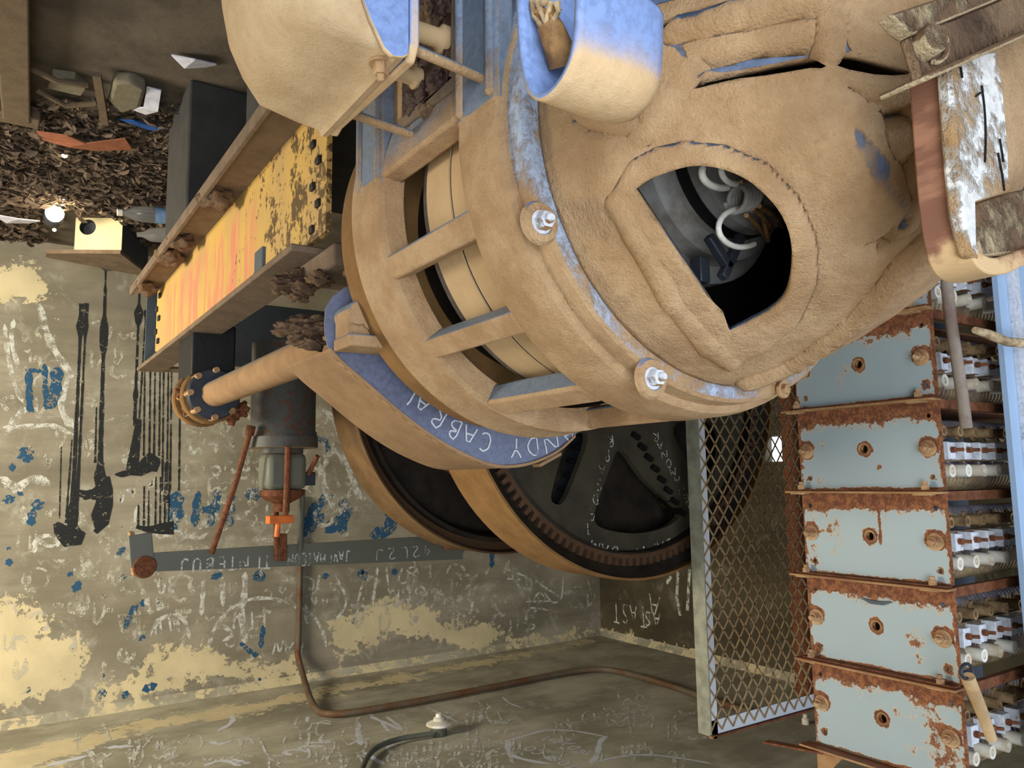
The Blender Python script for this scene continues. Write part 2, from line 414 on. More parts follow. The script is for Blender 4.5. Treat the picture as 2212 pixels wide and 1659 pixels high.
def smooth_poly(pts, it=2, closed=True):
    pts = [tuple(p) for p in pts]
    for _ in range(it):
        q = []; n = len(pts)
        rng = range(n) if closed else range(n - 1)
        if not closed: q.append(pts[0])
        for i in rng:
            a, b = pts[i], pts[(i + 1) % n]
            q.append(tuple(a[k] * .75 + b[k] * .25 for k in range(len(a))))
            q.append(tuple(a[k] * .25 + b[k] * .75 for k in range(len(a))))
        if not closed: q.append(pts[-1])
        pts = q
    return pts

def circle2(c, r, n=24, sy=1.0): return [(c[0] + r * cos(2 * pi * k / n), c[1] + r * sy * sin(2 * pi * k / n)) for k in range(n)]

def thing(name, label, cat, loc, group=None):
    o = bpy.data.objects.new(name, None); C.objects.link(o); o.location = Vector(loc); o.empty_display_size = 0.05
    o['label'] = label; o['category'] = cat
    if group: o['group'] = group
    return o
def tag(o, label, cat, group=None, kind=None):
    o['label'] = label; o['category'] = cat
    if group: o['group'] = group
    if kind: o['kind'] = kind
    return o
def struct(name, mb, mat, **kw):
    o = mb.build(name, mat, **kw); o['kind'] = 'structure'; return o
def copy_tree(o, parent=None):
    c = o.copy(); C.objects.link(c)
    if parent is not None: c.parent = parent
    for ch in list(o.children): copy_tree(ch, c)
    return c

# ------------------------------------------------------------------ room shell
FZ, CZ = -0.13, 2.80         # floor and ceiling
YB, XL = 5.60, -4.68         # back wall and left wall
XR, YF = 2.60, -1.30

def grid_wall(name, mat, to3, u0, u1, v0, v1, nu, nv, masks, thick, hole=None):
    mb = MB(); vs = []; uv = []
    for j in range(nv + 1):
        for i in range(nu + 1):
            u = u0 + (u1 - u0) * i / nu; v = v0 + (v1 - v0) * j / nv
            vs.append(to3(u, v)); uv.append((u, v))
    fs = []
    for j in range(nv):
        for i in range(nu):
            uc = u0 + (u1 - u0) * (i + .5) / nu; vc = v0 + (v1 - v0) * (j + .5) / nv
            if hole and hole[0] < uc < hole[1] and hole[2] < vc < hole[3]: continue
            a = j * (nu + 1) + i; fs.append((a, a + 1, a + nu + 2, a + nu + 1))
    mb.add(vs, fs)
    o = mb.build(name, mat, smooth=False, fix=False); o['kind'] = 'structure'
    at_ = o.data.attributes.new('peel', 'FLOAT', 'POINT')
    P = np.array(uv); val = np.full(len(P), -1.0)
    for poly, soft in masks:
        val = np.maximum(val, -sdf(P, poly) / soft)
    at_.data.foreach_set('value', np.clip(val, -1, 1).astype(np.float32))
    sol = o.modifiers.new('thick', 'SOLIDIFY'); sol.thickness = thick; sol.offset = 1 if name == 'ceiling' else -1
    return o

def segdist(P, a, b):
    a = np.array(a, float); b = np.array(b, float); ab = b - a
    t = np.clip(((P - a) @ ab) / max(ab @ ab, 1e-12), 0, 1)
    return np.hypot(*(P - a - t[:, None] * ab).T)
def linedist(P, pts):
    d = np.full(len(P), 1e9)
    for i in range(len(pts) - 1): d = np.minimum(d, segdist(P, pts[i], pts[i + 1]))
    return d
def sdf(P, poly):
    d = linedist(P, list(poly) + [poly[0]])
    ins = np.zeros(len(P), bool); n = len(poly); j = n - 1
    for i in range(n):
        xi, yi = poly[i]; xj, yj = poly[j]
        if yi != yj:
            c = ((yi > P[:, 1]) != (yj > P[:, 1])) & (P[:, 0] < (xj - xi) * (P[:, 1] - yi) / (yj - yi) + xi)
            ins ^= c
        j = i
    return np.where(ins, -d, d)

def wb(px, py): p = aty(px, py, YB); return (p.x, p.z)
def wl(px, py): p = atx(px, py, XL); return (p.y, p.z)
def wc(px, py): p = atz(px, py, CZ); return (p.x, p.y)
back_masks = [([wb(*p) for p in poly], .35) for poly in (
    [(-60, 1290), (40, 1300), (120, 1370), (190, 1400), (205, 1440), (150, 1480), (60, 1510), (-60, 1530)],
    [(330, 1420), (400, 1380), (450, 1400), (490, 1440), (560, 1430), (640, 1425), (650, 1450), (560, 1460), (430, 1475), (330, 1460)],
    [(720, 1340), (770, 1320), (860, 1300), (920, 1312), (960, 1345), (1060, 1350), (1090, 1370), (1040, 1405), (990, 1408), (930, 1375), (860, 1375), (780, 1395), (740, 1440), (730, 1420)],
    [(1085, 1395), (1130, 1375), (1200, 1380), (1290, 1362), (1290, 1372), (1200, 1388), (1080, 1405)],
    [(-60, 560), (80, 580), (110, 640), (60, 660), (-60, 640)],
    [(200, 1480), (330, 1445), (430, 1470), (350, 1500), (220, 1520)])]
grid_wall('wall_back', M['wall'], lambda u, v: (u, YB, v), XL, XR, FZ, CZ, 180, 80, back_masks, 0.15)
wh = (3.42, 3.76, 1.10, 1.30)
uu = (YB - YF) / 138
def snap(v, a, st): return a + round((v - a) / st) * st
WH = (snap(3.27, YF, uu), snap(3.76, YF, uu), snap(1.10, FZ, .0366), snap(1.29, FZ, .0366))
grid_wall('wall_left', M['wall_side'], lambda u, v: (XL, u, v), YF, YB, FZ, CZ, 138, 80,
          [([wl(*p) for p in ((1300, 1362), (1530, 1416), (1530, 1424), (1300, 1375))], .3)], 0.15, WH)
grid_wall('ceiling', M['ceiling'], lambda u, v: (u, v, CZ), XL, XR, YF, YB, 150, 160,
          [([wc(*p) for p in ((-20, 1700), (-20, 1640), (300, 1555), (500, 1525), (900, 1450), (1290, 1378), (1290, 1384), (900, 1465), (520, 1545), (300, 1580))], .5)], 0.15)
mb = MB(); mb.box(((XL + XR) / 2, (YF + YB) / 2, FZ - .05), (XR - XL, YB - YF, .1)); struct('floor', mb, M['floor'], smooth=False)
# right wall with an added opening for the warm light, front wall with the doorway and a high vent opening
mb = MB(); wy0, wy1, wz0, wz1 = 2.75, 4.05, .6, 1.75
for (y0, y1, z0_, z1_) in ((YF, wy0, FZ, CZ), (wy1, YB, FZ, CZ), (wy0, wy1, FZ, wz0), (wy0, wy1, wz1, CZ)):
    mb.box((XR + .075, (y0 + y1) / 2, (z0_ + z1_) / 2), (.15, y1 - y0, z1_ - z0_))
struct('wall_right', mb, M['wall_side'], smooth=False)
mb = MB()
for (x0, x1, z0_, z1_) in ((XL, -3.0, FZ, CZ), (-3.0, -1.8, FZ, 1.45), (-3.0, -1.8, 2.35, CZ), (-1.8, -.2, FZ, CZ), (-.2, 1.3, 2.55, CZ), (1.3, XR, FZ, CZ)):
    mb.box(((x0 + x1) / 2, YF - .075, (z0_ + z1_) / 2), (x1 - x0, .15, z1_ - z0_))
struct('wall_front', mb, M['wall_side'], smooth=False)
# cove of plaster where the back wall meets the ceiling
mb = MB()
mb.prism([(XL, YB, CZ), (XL, YB - .05, CZ), (XL, YB, CZ - .05)], (XR - XL, 0, 0))
struct('trim_1', mb, M['ceiling'])
mb = MB(); mb.prism([(XL, YF, CZ), (XL + .05, YF, CZ), (XL, YF, CZ - .05)], (0, YB - YF, 0)); struct('trim_2', mb, M['ceiling'])

# ------------------------------------------------------------------ writing on walls (flat strokes)
GL = {'A': [[(0, 0), (.5, 1.3), (1, 0)], [(.2, .5), (.8, .5)]], 'N': [[(0, 0), (0, 1.3), (.9, 0), (.9, 1.3)]], 'D': [[(0, 0), (0, 1.3), (.6, 1.15), (.9, .65), (.6, .1), (0, 0)]],
      'Y': [[(0, 1.3), (.45, .7), (.9, 1.3)], [(.45, .7), (.45, 0)]], 'C': [[(.9, 1.15), (.5, 1.3), (.1, 1.0), (0, .6), (.2, .1), (.6, 0), (.9, .2)]],
      'B': [[(0, 0), (0, 1.3), (.6, 1.2), (.65, .85), (0, .7), (.7, .6), (.8, .2), (0, 0)]], 'R': [[(0, 0), (0, 1.3), (.65, 1.2), (.7, .85), (0, .65), (.8, 0)]],
      'L': [[(0, 1.3), (0, 0), (.7, 0)]], 'S': [[(.8, 1.15), (.4, 1.3), (.05, 1.0), (.75, .5), (.6, .05), (0, .1)]], 'T': [[(0, 1.3), (.9, 1.3)], [(.45, 1.3), (.45, 0)]],
      'K': [[(0, 0), (0, 1.3)], [(.8, 1.3), (0, .6), (.8, 0)]], 'I': [[(0, 0), (0, 1.3)]], 'O': [[(.45, 0), (.05, .3), (.05, 1), (.45, 1.3), (.85, 1), (.85, .3), (.45, 0)]],
      'E': [[(.8, 1.3), (0, 1.3), (0, 0), (.8, 0)], [(0, .65), (.6, .65)]], 'P': [[(0, 0), (0, 1.3), (.65, 1.2), (.7, .8), (0, .65)]], 'M': [[(0, 0), (.1, 1.3), (.5, .4), (.9, 1.3), (1, 0)]],
      'H': [[(0, 0), (0, 1.3)], [(.8, 0), (.8, 1.3)], [(0, .65), (.8, .65)]], 'U': [[(0, 1.3), (0, .3), (.4, 0), (.8, .3), (.8, 1.3)]], 'V': [[(0, 1.3), (.4, 0), (.8, 1.3)]],
      'Q': [[(.45, 0), (.05, .3), (.05, 1), (.45, 1.3), (.85, 1), (.85, .3), (.45, 0)]], '8': [[(.4, .65), (0, .95), (.4, 1.3), (.8, .95), (.4, .65), (0, .3), (.4, 0), (.8, .3), (.4, .65)]],
      '3': [[(0, 1.2), (.5, 1.3), (.7, 1), (.3, .7), (.75, .35), (.4, 0), (0, .15)]], '7': [[(0, 1.3), (.8, 1.3), (.3, 0)]], '4': [[(.6, 0), (.6, 1.3), (0, .5), (.8, .5)]],
      '2': [[(0, 1.1), (.4, 1.3), (.75, 1), (0, 0), (.8, 0)]], '1': [[(0, 1.0), (.3, 1.3), (.3, 0)]], '6': [[(.7, 1.3), (.1, .6), (.1, .2), (.4, 0), (.7, .3), (.4, .6), (.1, .4)]],
      'J': [[(.7, 1.3), (.7, .3), (.4, 0), (0, .2)]], 'G': [[(.9, 1.15), (.5, 1.3), (.1, 1.0), (0, .6), (.2, .1), (.6, 0), (.9, .2), (.9, .6), (.5, .6)]], 'X': [[(0, 0), (.8, 1.3)], [(0, 1.3), (.8, 0)]], 'Z': [[(0, 1.3), (.8, 1.3), (0, 0), (.8, 0)]]}

GL['0'] = GL['O']
LAY = [0]
def ribbon(mb, pts, wd, to3):
    """a flat stroke: pts 2D, wd width (number or list), to3 maps to the surface"""
    n = len(pts)
    if n < 2: return
    LAY[0] = (LAY[0] + 1) % 90
    ws = wd if isinstance(wd, (list, tuple)) else [wd] * n
    L, Rr = [], []
    for i in range(n):
        a = pts[max(i - 1, 0)]; b = pts[min(i + 1, n - 1)]
        dx, dy = b[0] - a[0], b[1] - a[1]; l = hypot(dx, dy) or 1
        nx, ny = -dy / l * ws[i] / 2, dx / l * ws[i] / 2
        L.append(to3(pts[i][0] + nx, pts[i][1] + ny)); Rr.append(to3(pts[i][0] - nx, pts[i][1] - ny))
    mb.add(L + Rr, [(i, i + 1, n + i + 1, n + i) for i in range(n - 1)])

def write(mb, text, a, b, h, wd, to3, curve=None):
    """text between 2D points a -> b on a surface; h = letter height"""
    n = len(text); ax, ay = a; bx, by = b
    for i, ch in enumerate(text):
        if ch == ' ': continue
        if curve:
            t0, t1 = i / n, (i + .72) / n
            p0, p1 = curve(t0), curve(t1)
        else:
            p0 = (ax + (bx - ax) * i / n, ay + (by - ay) * i / n)
            p1 = (ax + (bx - ax) * (i + .72) / n, ay + (by - ay) * (i + .72) / n)
        ex, ey = p1[0] - p0[0], p1[1] - p0[1]; l = hypot(ex, ey) or 1
        ux, uy = -ey / l * h / 1.3, ex / l * h / 1.3
        if (bx - ax if not curve else 1) == 0: pass
        for st in GL[ch]:
            q = [(p0[0] + ex * x + FLIP * ux * y, p0[1] + ey * x + FLIP * uy * y) for x, y in st]
            q = smooth_poly(q, 1, False) if len(q) > 2 else q
            q = [(x + rnd.uniform(-1, 1) * h * .015, y + rnd.uniform(-1, 1) * h * .015) for x, y in q]
            ribbon(mb, q, wd, to3)
FLIP = 1

def dab(mb, pts, wd, to3, n=12):
    """a stroke with rounded, uneven ends"""
    L_ = [0.0]
    for i in range(1, len(pts)): L_.append(L_[-1] + hypot(pts[i][0] - pts[i - 1][0], pts[i][1] - pts[i - 1][1]))
    T = L_[-1] or 1e-6; q = []; ws = []; k0 = rnd.uniform(0, 6)
    n = max(n, int(T / .03)); n = min(n, 40)
    for k in range(n + 1):
        t = T * k / n; i = max(j for j in range(len(L_)) if L_[j] <= t + 1e-9); i = min(i, len(pts) - 2)
        f_ = (t - L_[i]) / max(L_[i + 1] - L_[i], 1e-9)
        q.append((pts[i][0] * (1 - f_) + pts[i + 1][0] * f_, pts[i][1] * (1 - f_) + pts[i + 1][1] * f_))
        e_ = min(t, T - t) / (wd * .6); ws.append(wd * (min(1, max(e_, .02)) ** .5) * (1 + .22 * sin(k * 1.3 + k0)))
    ribbon(mb, q, ws, to3)
TB = lambda u, v: (u, YB - .0006 - LAY[0] * .000015, v)
TL = lambda u, v: (XL + .0006 + LAY[0] * .000015, u, v)
TC = lambda u, v: (u, v, CZ - .0006 - LAY[0] * .000015)
def scribbles(mb, f, boxes, to3, wd):
    for (x0, y0, x1, y1, n) in boxes:
        for _ in range(n):
            x, y = rnd.uniform(x0, x1), rnd.uniform(y0, y1); L = rnd.uniform(18, 55); pts = []
            k = rnd.choice((0, 1, 2, 3)); a = rnd.uniform(0, 6.28)
            if k == 0: pts = [(x, y), (x + L * cos(a) * .5, y + L * sin(a))]
            elif k == 1: pts = [(x + L * .4 * cos(a + t * .5), y + L * .4 * sin(a + t * .5)) for t in range(9)]
            elif k == 2: pts = [(x + t * L * .22, y + (L * .3 if t % 2 else 0)) for t in range(5)]
            else: pts = [(x, y), (x, y + L), (x + L * .4, y + L * .5), (x + L * .4, y)]
            q = [f(*p) for p in smooth_poly(pts, 1, False)]
            dab(mb, q, rnd.uniform(.6, 1.4) * wd, to3)
wall_b = bpy.data.objects['wall_back']; wall_l = bpy.data.objects['wall_left']; ceil_o = bpy.data.objects['ceiling']
mb = MB()
for pts, wd in ([[(10, 700), (15, 760), (30, 830), (50, 870)], .03], [[(30, 690), (22, 740), (40, 790)], .03], [[(85, 655), (95, 700), (110, 745), (140, 790), (160, 815)], .05],
               [[(155, 805), (135, 850), (130, 890), (160, 925)], .045], [[(160, 940), (140, 930), (110, 917), (80, 920), (0, 925)], .035], [[(0, 1030), (30, 1050), (35, 1060), (60, 1035), (90, 1035), (110, 1050)], .06],
               [[(55, 880), (30, 910), (10, 940)], .05], [[(75, 1165), (75, 1195)], .03], [[(75, 1165), (100, 1155), (125, 1160), (128, 1180), (100, 1180), (80, 1165)], .03], [[(130, 1190), (160, 1172)], .03],
               [[(260, 1060), (258, 1100), (270, 1050), (290, 1075)], .025], [[(290, 1140), (295, 1085), (315, 1100)], .02],
               [[(330, 1150), (350, 1165), (365, 1150), (385, 1175), (400, 1155), (430, 1165), (450, 1150)], .03],
               [[(395, 1160), (385, 1145), (360, 1150)], .02], [[(530, 1235), (528, 1290), (520, 1330), (530, 1390)], .05], [[(440, 1250), (435, 1330)], .035],
               [[(480, 1245), (482, 1310)], .04], [[(450, 1400), (460, 1360), (490, 1320), (530, 1295), (580, 1290), (630, 1305), (680, 1330), (700, 1370), (705, 1400)], .03],
               [[(325, 1375), (340, 1340), (370, 1325), (400, 1335), (410, 1380)], .03], [[(470, 1345), (510, 1370), (480, 1385)], .03], [[(505, 1320), (505, 1360)], .02], [[(545, 1320), (545, 1360)], .02], [[(545, 1335), (570, 1330)], .02], [[(570, 1310), (572, 1355)], .02],
               [[(690, 1240), (680, 1310)], .025], [[(815, 1225), (812, 1260), (805, 1300)], .03], [[(835, 1225), (840, 1280)], .02], [[(870, 1225), (860, 1250), (865, 1262), (885, 1255)], .02],
               [[(880, 1230), (895, 1222), (900, 1235), (885, 1240), (878, 1230)], .02], [[(1020, 1300), (1018, 1325)], .035], [[(785, 1255), (770, 1310), (772, 1340)], .025], [[(725, 1245), (750, 1290), (745, 1315), (720, 1345)], .025],
               [[(1095, 1230), (1150, 1250), (1148, 1275), (1120, 1270), (1105, 1240)], .022], [[(1095, 1250), (1125, 1252)], .02], [[(1160, 1258), (1210, 1290)], .022], [[(1216, 1245), (1215, 1295), (1195, 1305), (1175, 1280)], .022],
               [[(1135, 1300), (1190, 1298)], .02], [[(1150, 1300), (1165, 1275), (1180, 1295)], .02], [[(1135, 1340), (1140, 1310), (1185, 1318)], .02], [[(1130, 1365), (1165, 1352), (1130, 1345)], .02],
               [[(690, 880), (720, 900), (740, 960), (760, 1010)], .05], [[(700, 1010), (720, 960), (745, 1000), (770, 1050)], .05], [[(755, 960), (760, 1040), (780, 1080)], .06], [[(690, 1000), (700, 1050), (720, 1100)], .06],
               [[(400, 895), (410, 912), (425, 898), (440, 912), (455, 896)], .04], [[(410, 960), (415, 985), (430, 965), (436, 985)], .03], [[(450, 960), (470, 955), (465, 980)], .03],
               [[(500, 1010), (505, 1025), (520, 1005), (530, 1022), (540, 1008)], .03], [[(455, 1015), (470, 1005), (478, 1018), (465, 1030), (455, 1015)], .025]):
    dab(mb, [wb(*p) for p in smooth_poly(pts, 2, False)] if len(pts) > 2 else [wb(*p) for p in pts], wd * .8, TB)
write(mb, 'TINTIN', wb(935, 1165), wb(740, 1185), .11, .014, TB)
write(mb, '30', wb(375, 1245), wb(335, 1250), .1, .02, TB); write(mb, 'V3', wb(345, 1282), wb(300, 1300), .1, .02, TB)
write(mb, 'ALU', wb(385, 1325), wb(325, 1340), .1, .014, TB)
write(mb, 'IAN', wb(655, 1390), wb(590, 1380), .1, .014, TB); write(mb, 'GM', wb(920, 1265), wb(850, 1275), .12, .014, TB)
mb.build('graffiti', M['chalk_w'], wall_b, smooth=False, fix=False)
mb = MB()
scribbles(mb, wb, [(20, 680, 300, 1180, 60), (240, 1000, 560, 1400, 70), (560, 1230, 1000, 1330, 55), (380, 880, 760, 1160, 70), (980, 1200, 1270, 1350, 30), (0, 1180, 320, 1480, 40), (640, 890, 780, 1100, 40)], TB, .022)
mb.build('graffiti', M['chalk_faint'], wall_b, smooth=False, fix=False)
mb = MB()
for pts, wd in ([[(60, 800), (65, 890)], .05], [[(55, 800), (90, 800)], .04], [[(95, 785), (100, 885)], .04], [[(125, 790), (120, 850), (105, 885)], .09], [[(65, 890), (75, 885)], .1], [[(50, 965), (65, 998)], .12], [[(20, 1010), (35, 1010)], .12], [[(15, 1068), (20, 1090)], .12], [[(45, 1062), (42, 1070)], .1], [[(80, 1080), (85, 1100)], .12], [[(70, 1100), (65, 1140)], .06],
               [[(430, 1060), (425, 1095), (420, 1140)], .07], [[(430, 1100), (470, 1102)], .07], [[(470, 1055), (465, 1100), (450, 1140)], .08], [[(500, 1065), (495, 1140)], .08], [[(525, 1065), (570, 1068)], .11], [[(380, 1060), (375, 1130), (360, 1150)], .14],
               [[(660, 1130), (680, 1100), (700, 1080), (720, 1068)], .11], [[(645, 1160), (700, 1110)], .12], [[(700, 1150), (760, 1100)], .12], [[(745, 1075), (738, 1155)], .12], [[(800, 1155), (840, 1150), (845, 1115), (835, 1100)], .13], [[(670, 1170), (665, 1185)], .14],
               [[(670, 945), (700, 950)], .06], [[(700, 945), (712, 985)], .05], [[(480, 1240), (455, 1250)], .06], [[(550, 1238), (570, 1238), (568, 1250), (548, 1250), (550, 1238)], .06], [[(700, 1240), (705, 1250)], .12], [[(785, 1230), (780, 1250), (795, 1235)], .09], [[(850, 1230), (855, 1240)], .1],
               [[(1030, 1185), (1070, 1185)], .05], [[(1062, 1185), (1062, 1228)], .06], [[(990, 1195), (1005, 1185)], .1], [[(520, 1390), (545, 1413)], .04], [[(545, 1413), (560, 1413)], .06], [[(570, 1350), (562, 1400)], .05], [[(300, 1302), (285, 1320), (270, 1360)], .05], [[(310, 1295), (308, 1310)], .07], [[(305, 1370), (308, 1385)], .09],
               [[(225, 1490), (215, 1510)], .09], [[(275, 1490), (265, 1512)], .06], [[(340, 1478), (305, 1492)], .07], [[(170, 1255), (160, 1280)], .07], [[(145, 1238), (158, 1245)], .07], [[(265, 1240), (266, 1255)], .1], [[(20, 1205), (22, 1225)], .06], [[(55, 1490), (65, 1492)], .09], [[(255, 1200), (270, 1180)], .05], [[(20, 1180), (18, 1190)], .05], [[(560, 1468), (565, 1466)], .06]):
    pts = [(x + rnd.uniform(-2, 2), y + rnd.uniform(-2, 2)) for x, y in pts]
    dab(mb, [wb(*p) for p in (smooth_poly(pts, 2, False) if len(pts) > 2 else pts)], wd * .72, TB)
mb.build('graffiti', M['blue_mark'], wall_b, smooth=False, fix=False)
# bitumen drips running down the back wall from two rows of blots
mb = MB(); TD = lambda u, v: (u, YB - .0022 - LAY[0] * .000015, v)
def drip(x0, y0, x1, y1, w0, w1, bead=()):
    n = 40; q = []; ws = []
    for i in range(n + 1):
        t = i / n; q.append(wb(x0 + (x1 - x0) * t, y0 + (y1 - y0) * t))
        w_ = (w0 + (w1 - w0) * t) * .62 + rnd.uniform(-.004, .004)
        for (tb, wb_) in bead: w_ += .75 * wb_ * exp(-((t - tb) / .035) ** 2)
        ws.append(max(w_, .004))
    ribbon(mb, q, ws, TD)
drip(154, 1160, 176, 655, .05, .015, [(.99, .03), (.9, .05), (0, .16), (.1, .06)]); drip(163, 1150, 187, 655, .03, .015, [(.9, .03), (.98, .02)])
drip(212, 1140, 228, 585, .06, .012, [(.05, .06), (.2, .05), (.78, .05), (.72, .04), (.9, .01)]); drip(205, 1000, 208, 880, .02, .01)
drip(128, 1120, 132, 965, .012, .006); drip(142, 1130, 155, 950, .02, .008); drip(205, 1080, 222, 1000, .06, .02)
drip(285, 1015, 300, 905, .12, .05); drip(290, 920, 302, 600, .03, .012, [(.77, .05), (.72, .04), (.2, .02)]); drip(300, 910, 315, 670, .015, .015, [(.98, .02)])
for x, yb, yt in ((310, 985, 800), (322, 985, 790), (332, 990, 790), (343, 985, 790), (350, 1060, 790), (360, 1060, 790), (367, 1060, 790), (386, 1060, 780), (298, 1140, 1090), (310, 1140, 1050), (320, 1140, 1060), (335, 1140, 1030), (345, 1140, 1030), (355, 1140, 1000), (364, 1130, 1000)):
    drip(x, yb, x + (yb - yt) * .012, yt, .018, .012)
for pts, wds in (([(248, 1025), (262, 1025), (280, 1020), (300, 1018), (316, 1005), (330, 998), (345, 995)], [.01, .04, .04, .07, .1, .14, .03]),
                 ([(120, 1130), (130, 1145), (150, 1160), (170, 1160), (182, 1150)], [.03, .08, .13, .1, .02]), ([(165, 1062), (185, 1070), (205, 1065), (222, 1050)], [.03, .06, .06, .05]),
                 ([(225, 1030), (228, 1060), (232, 1090), (225, 1130), (205, 1150)], [.06, .08, .06, .05, .03]), ([(294, 1138), (320, 1144), (345, 1142), (375, 1140)], [.02, .04, .07, .09]), ([(352, 1075), (366, 1075)], [.05, .08])):
    ribbon(mb, [wb(*p) for p in pts], wds, TD)
mb.build('paint_drips', M['black_mark'], wall_b, smooth=False, fix=False)
# left wall writing
mb = MB()
write(mb, 'TAST', wl(1395, 1310), wl(1318, 1300), .17, .014, TL); write(mb, 'AS', wl(1425, 1325), wl(1385, 1318), .12, .014, TL)
write(mb, 'KID', wl(1452, 1395), wl(1392, 1375), .25, .015, TL); write(mb, 'NAN', wl(1530, 1410), wl(1478, 1405), .2, .015, TL); write(mb, 'A', wl(1425, 1290), wl(1395, 1280), .2, .014, TL)
for pts in ([(1465, 1235), (1462, 1290), (1470, 1330)], [(1490, 1230), (1485, 1320)], [(1515, 1250), (1505, 1345)], [(1450, 1245), (1440, 1260)], [(1522, 1330), (1512, 1380)]):
    ribbon(mb, [wl(*p) for p in pts], .03, TL)
mb.build('graffiti', M['chalk_w'], wall_l, smooth=False, fix=False)
# ceiling writing
mb = MB()
for pts, wd in ([[(1100, 1600), (1095, 1625), (1110, 1635), (1150, 1645), (1190, 1650)], .03], [[(1100, 1600), (1130, 1590), (1180, 1576), (1240, 1578), (1310, 1592)], .02], [[(1312, 1590), (1295, 1600), (1292, 1630), (1275, 1650)], .03],
               [[(1290, 1645), (1350, 1632), (1400, 1630), (1460, 1636), (1540, 1650)], .02], [[(785, 1625), (830, 1652)], .03], [[(775, 1560), (772, 1580), (780, 1610)], .03], [[(800, 1548), (870, 1578)], .03], [[(835, 1548), (850, 1560), (868, 1572)], .02], [[(825, 1562), (840, 1580)], .02],
               [[(750, 1610), (775, 1600), (800, 1595)], .02], [[(610, 1625), (630, 1632)], .03], [[(612, 1624), (640, 1618), (670, 1625)], .025], [[(650, 1612), (700, 1612)], .03], [[(665, 1605), (715, 1603)], .025], [[(695, 1590), (690, 1605), (725, 1595)], .02], [[(670, 1565), (690, 1560), (715, 1565)], .02], [[(665, 1548), (663, 1560)], .025],
               [[(1085, 1505), (1100, 1520), (1130, 1530)], .015], [[(920, 1527), (990, 1560)], .015], [[(500, 1545), (505, 1560), (470, 1580)], .03], [[(455, 1600), (470, 1610), (500, 1600)], .03], [[(100, 1655), (190, 1632)], .05], [[(230, 1615), (290, 1612)], .05], [[(500, 1640), (540, 1650)], .03], [[(440, 1655), (480, 1640), (520, 1655)], .03]):
    dab(mb, [wc(*p) for p in smooth_poly(pts, 2, False)] if len(pts) > 2 else [wc(*p) for p in pts], wd, TC)
FLIP = -1
write(mb, 'TOMICO', wc(1255, 1655), wc(1145, 1610), .07, .01, TC); write(mb, '8078', wc(1268, 1625), wc(1225, 1592), .07, .01, TC)
write(mb, 'PAT', wc(1215, 1600), wc(1180, 1590), .06, .01, TC)
FLIP = 1
mb.build('graffiti', M['chalk_solid'], ceil_o, smooth=False, fix=False)
mb = MB(); scribbles(mb, wc, [(150, 1590, 620, 1655, 45), (830, 1590, 1100, 1655, 45), (620, 1560, 900, 1640, 25), (960, 1530, 1500, 1640, 40), (1300, 1500, 1450, 1560, 20), (1000, 1500, 1090, 1560, 14)], TC, .014)
mb.build('graffiti', M['chalk_w'], ceil_o, smooth=False, fix=False)

# ================================================================== ELECTRIC MOTOR (axis along +Y)
MX, MZ = -.847, .955
motor = thing('electric_motor', 'big motor under tan dust, with a D-shaped opening in its domed end', 'motor', (MX, 1.0, .58))
PROF = [(.0, .362), (.10, .366), (.135, .376), (.158, .392), (.178, .412), (.198, .44), (.216, .47), (.233, .50), (.250, .535), (.266, .575), (.280, .615), (.293, .655), (.303, .69), (.310, .722)]
def prof_y(r):
    return np.interp(r, [p[0] for p in PROF], [p[1] for p in PROF])
PR = np.array(PROF); SL = np.concatenate([[0], np.cumsum(np.hypot(np.diff(PR[:, 0]), np.diff(PR[:, 1])))])
SMAX = SL[-1]
def dome_pt(s_, off=0.0):
    r = np.interp(s_, SL, PR[:, 0]); y = np.interp(s_, SL, PR[:, 1])
    e = 0.012
    dr = np.interp(np.minimum(s_ + e, SMAX), SL, PR[:, 0]) - np.interp(np.maximum(s_ - e, 0), SL, PR[:, 0])
    dy = np.interp(np.minimum(s_ + e, SMAX), SL, PR[:, 1]) - np.interp(np.maximum(s_ - e, 0), SL, PR[:, 1])
    l = np.hypot(dr, dy); return r, y, dy / l, -dr / l       # normal: (radial, y)
def dome_uv(px, py):
    """point where the sight line meets the dome, in the dome's unrolled coordinates"""
    r = ray(px, py)
    for k in range(900):
        Y = .355 + k * .0006; p = CAM + r * (Y / r[1]); a, b = -(p[0] - MX), p[2] - MZ; rr = hypot(a, b)
        if Y > prof_y(min(rr, .31)) and rr < .31:
            s_ = np.interp(rr, PR[:, 0], SL); th = atan2(b, a); return (s_ * cos(th), s_ * sin(th))
    # beyond the dome: nearest approach, laid on the dome
    best = None
    for k in range(250):
        Y = .36 + k * .0014; p = CAM + r * (Y / r[1]); a, b = -(p[0] - MX), p[2] - MZ; rr = hypot(a, b)
        g = rr - np.interp(Y, PR[:, 1], PR[:, 0])
        if best is None or g < best[0]: best = (g, Y, a, b)
    s_ = np.interp(best[1], PR[:, 1], SL); th = atan2(best[3], best[2]); return (s_ * cos(th), s_ * sin(th))
U = lambda pts: [dome_uv(*p) for p in pts]
Dhole = [(1385, 405), (1420, 380), (1480, 360), (1530, 356), (1580, 365), (1640, 393), (1683, 443), (1705, 510), (1705, 580), (1690, 625), (1650, 660), (1600, 685), (1573, 697), (1510, 600), (1450, 510)]
uvD = U(Dhole)
lipD = U([(1380, 360), (1430, 335), (1490, 322), (1560, 330), (1640, 360), (1705, 425), (1742, 510), (1742, 600), (1705, 680), (1640, 735), (1570, 768), (1520, 745), (1440, 630), (1370, 510), (1335, 430)])
n_ = 62; vs2 = []; es2 = []
outer = [(SMAX * cos(2 * pi * k / 150), SMAX * sin(2 * pi * k / 150)) for k in range(150)]
dd = smooth_poly(uvD[:12], 2, False) + smooth_poly(uvD[11:15] + [uvD[0]], 0, False)[1:-1]
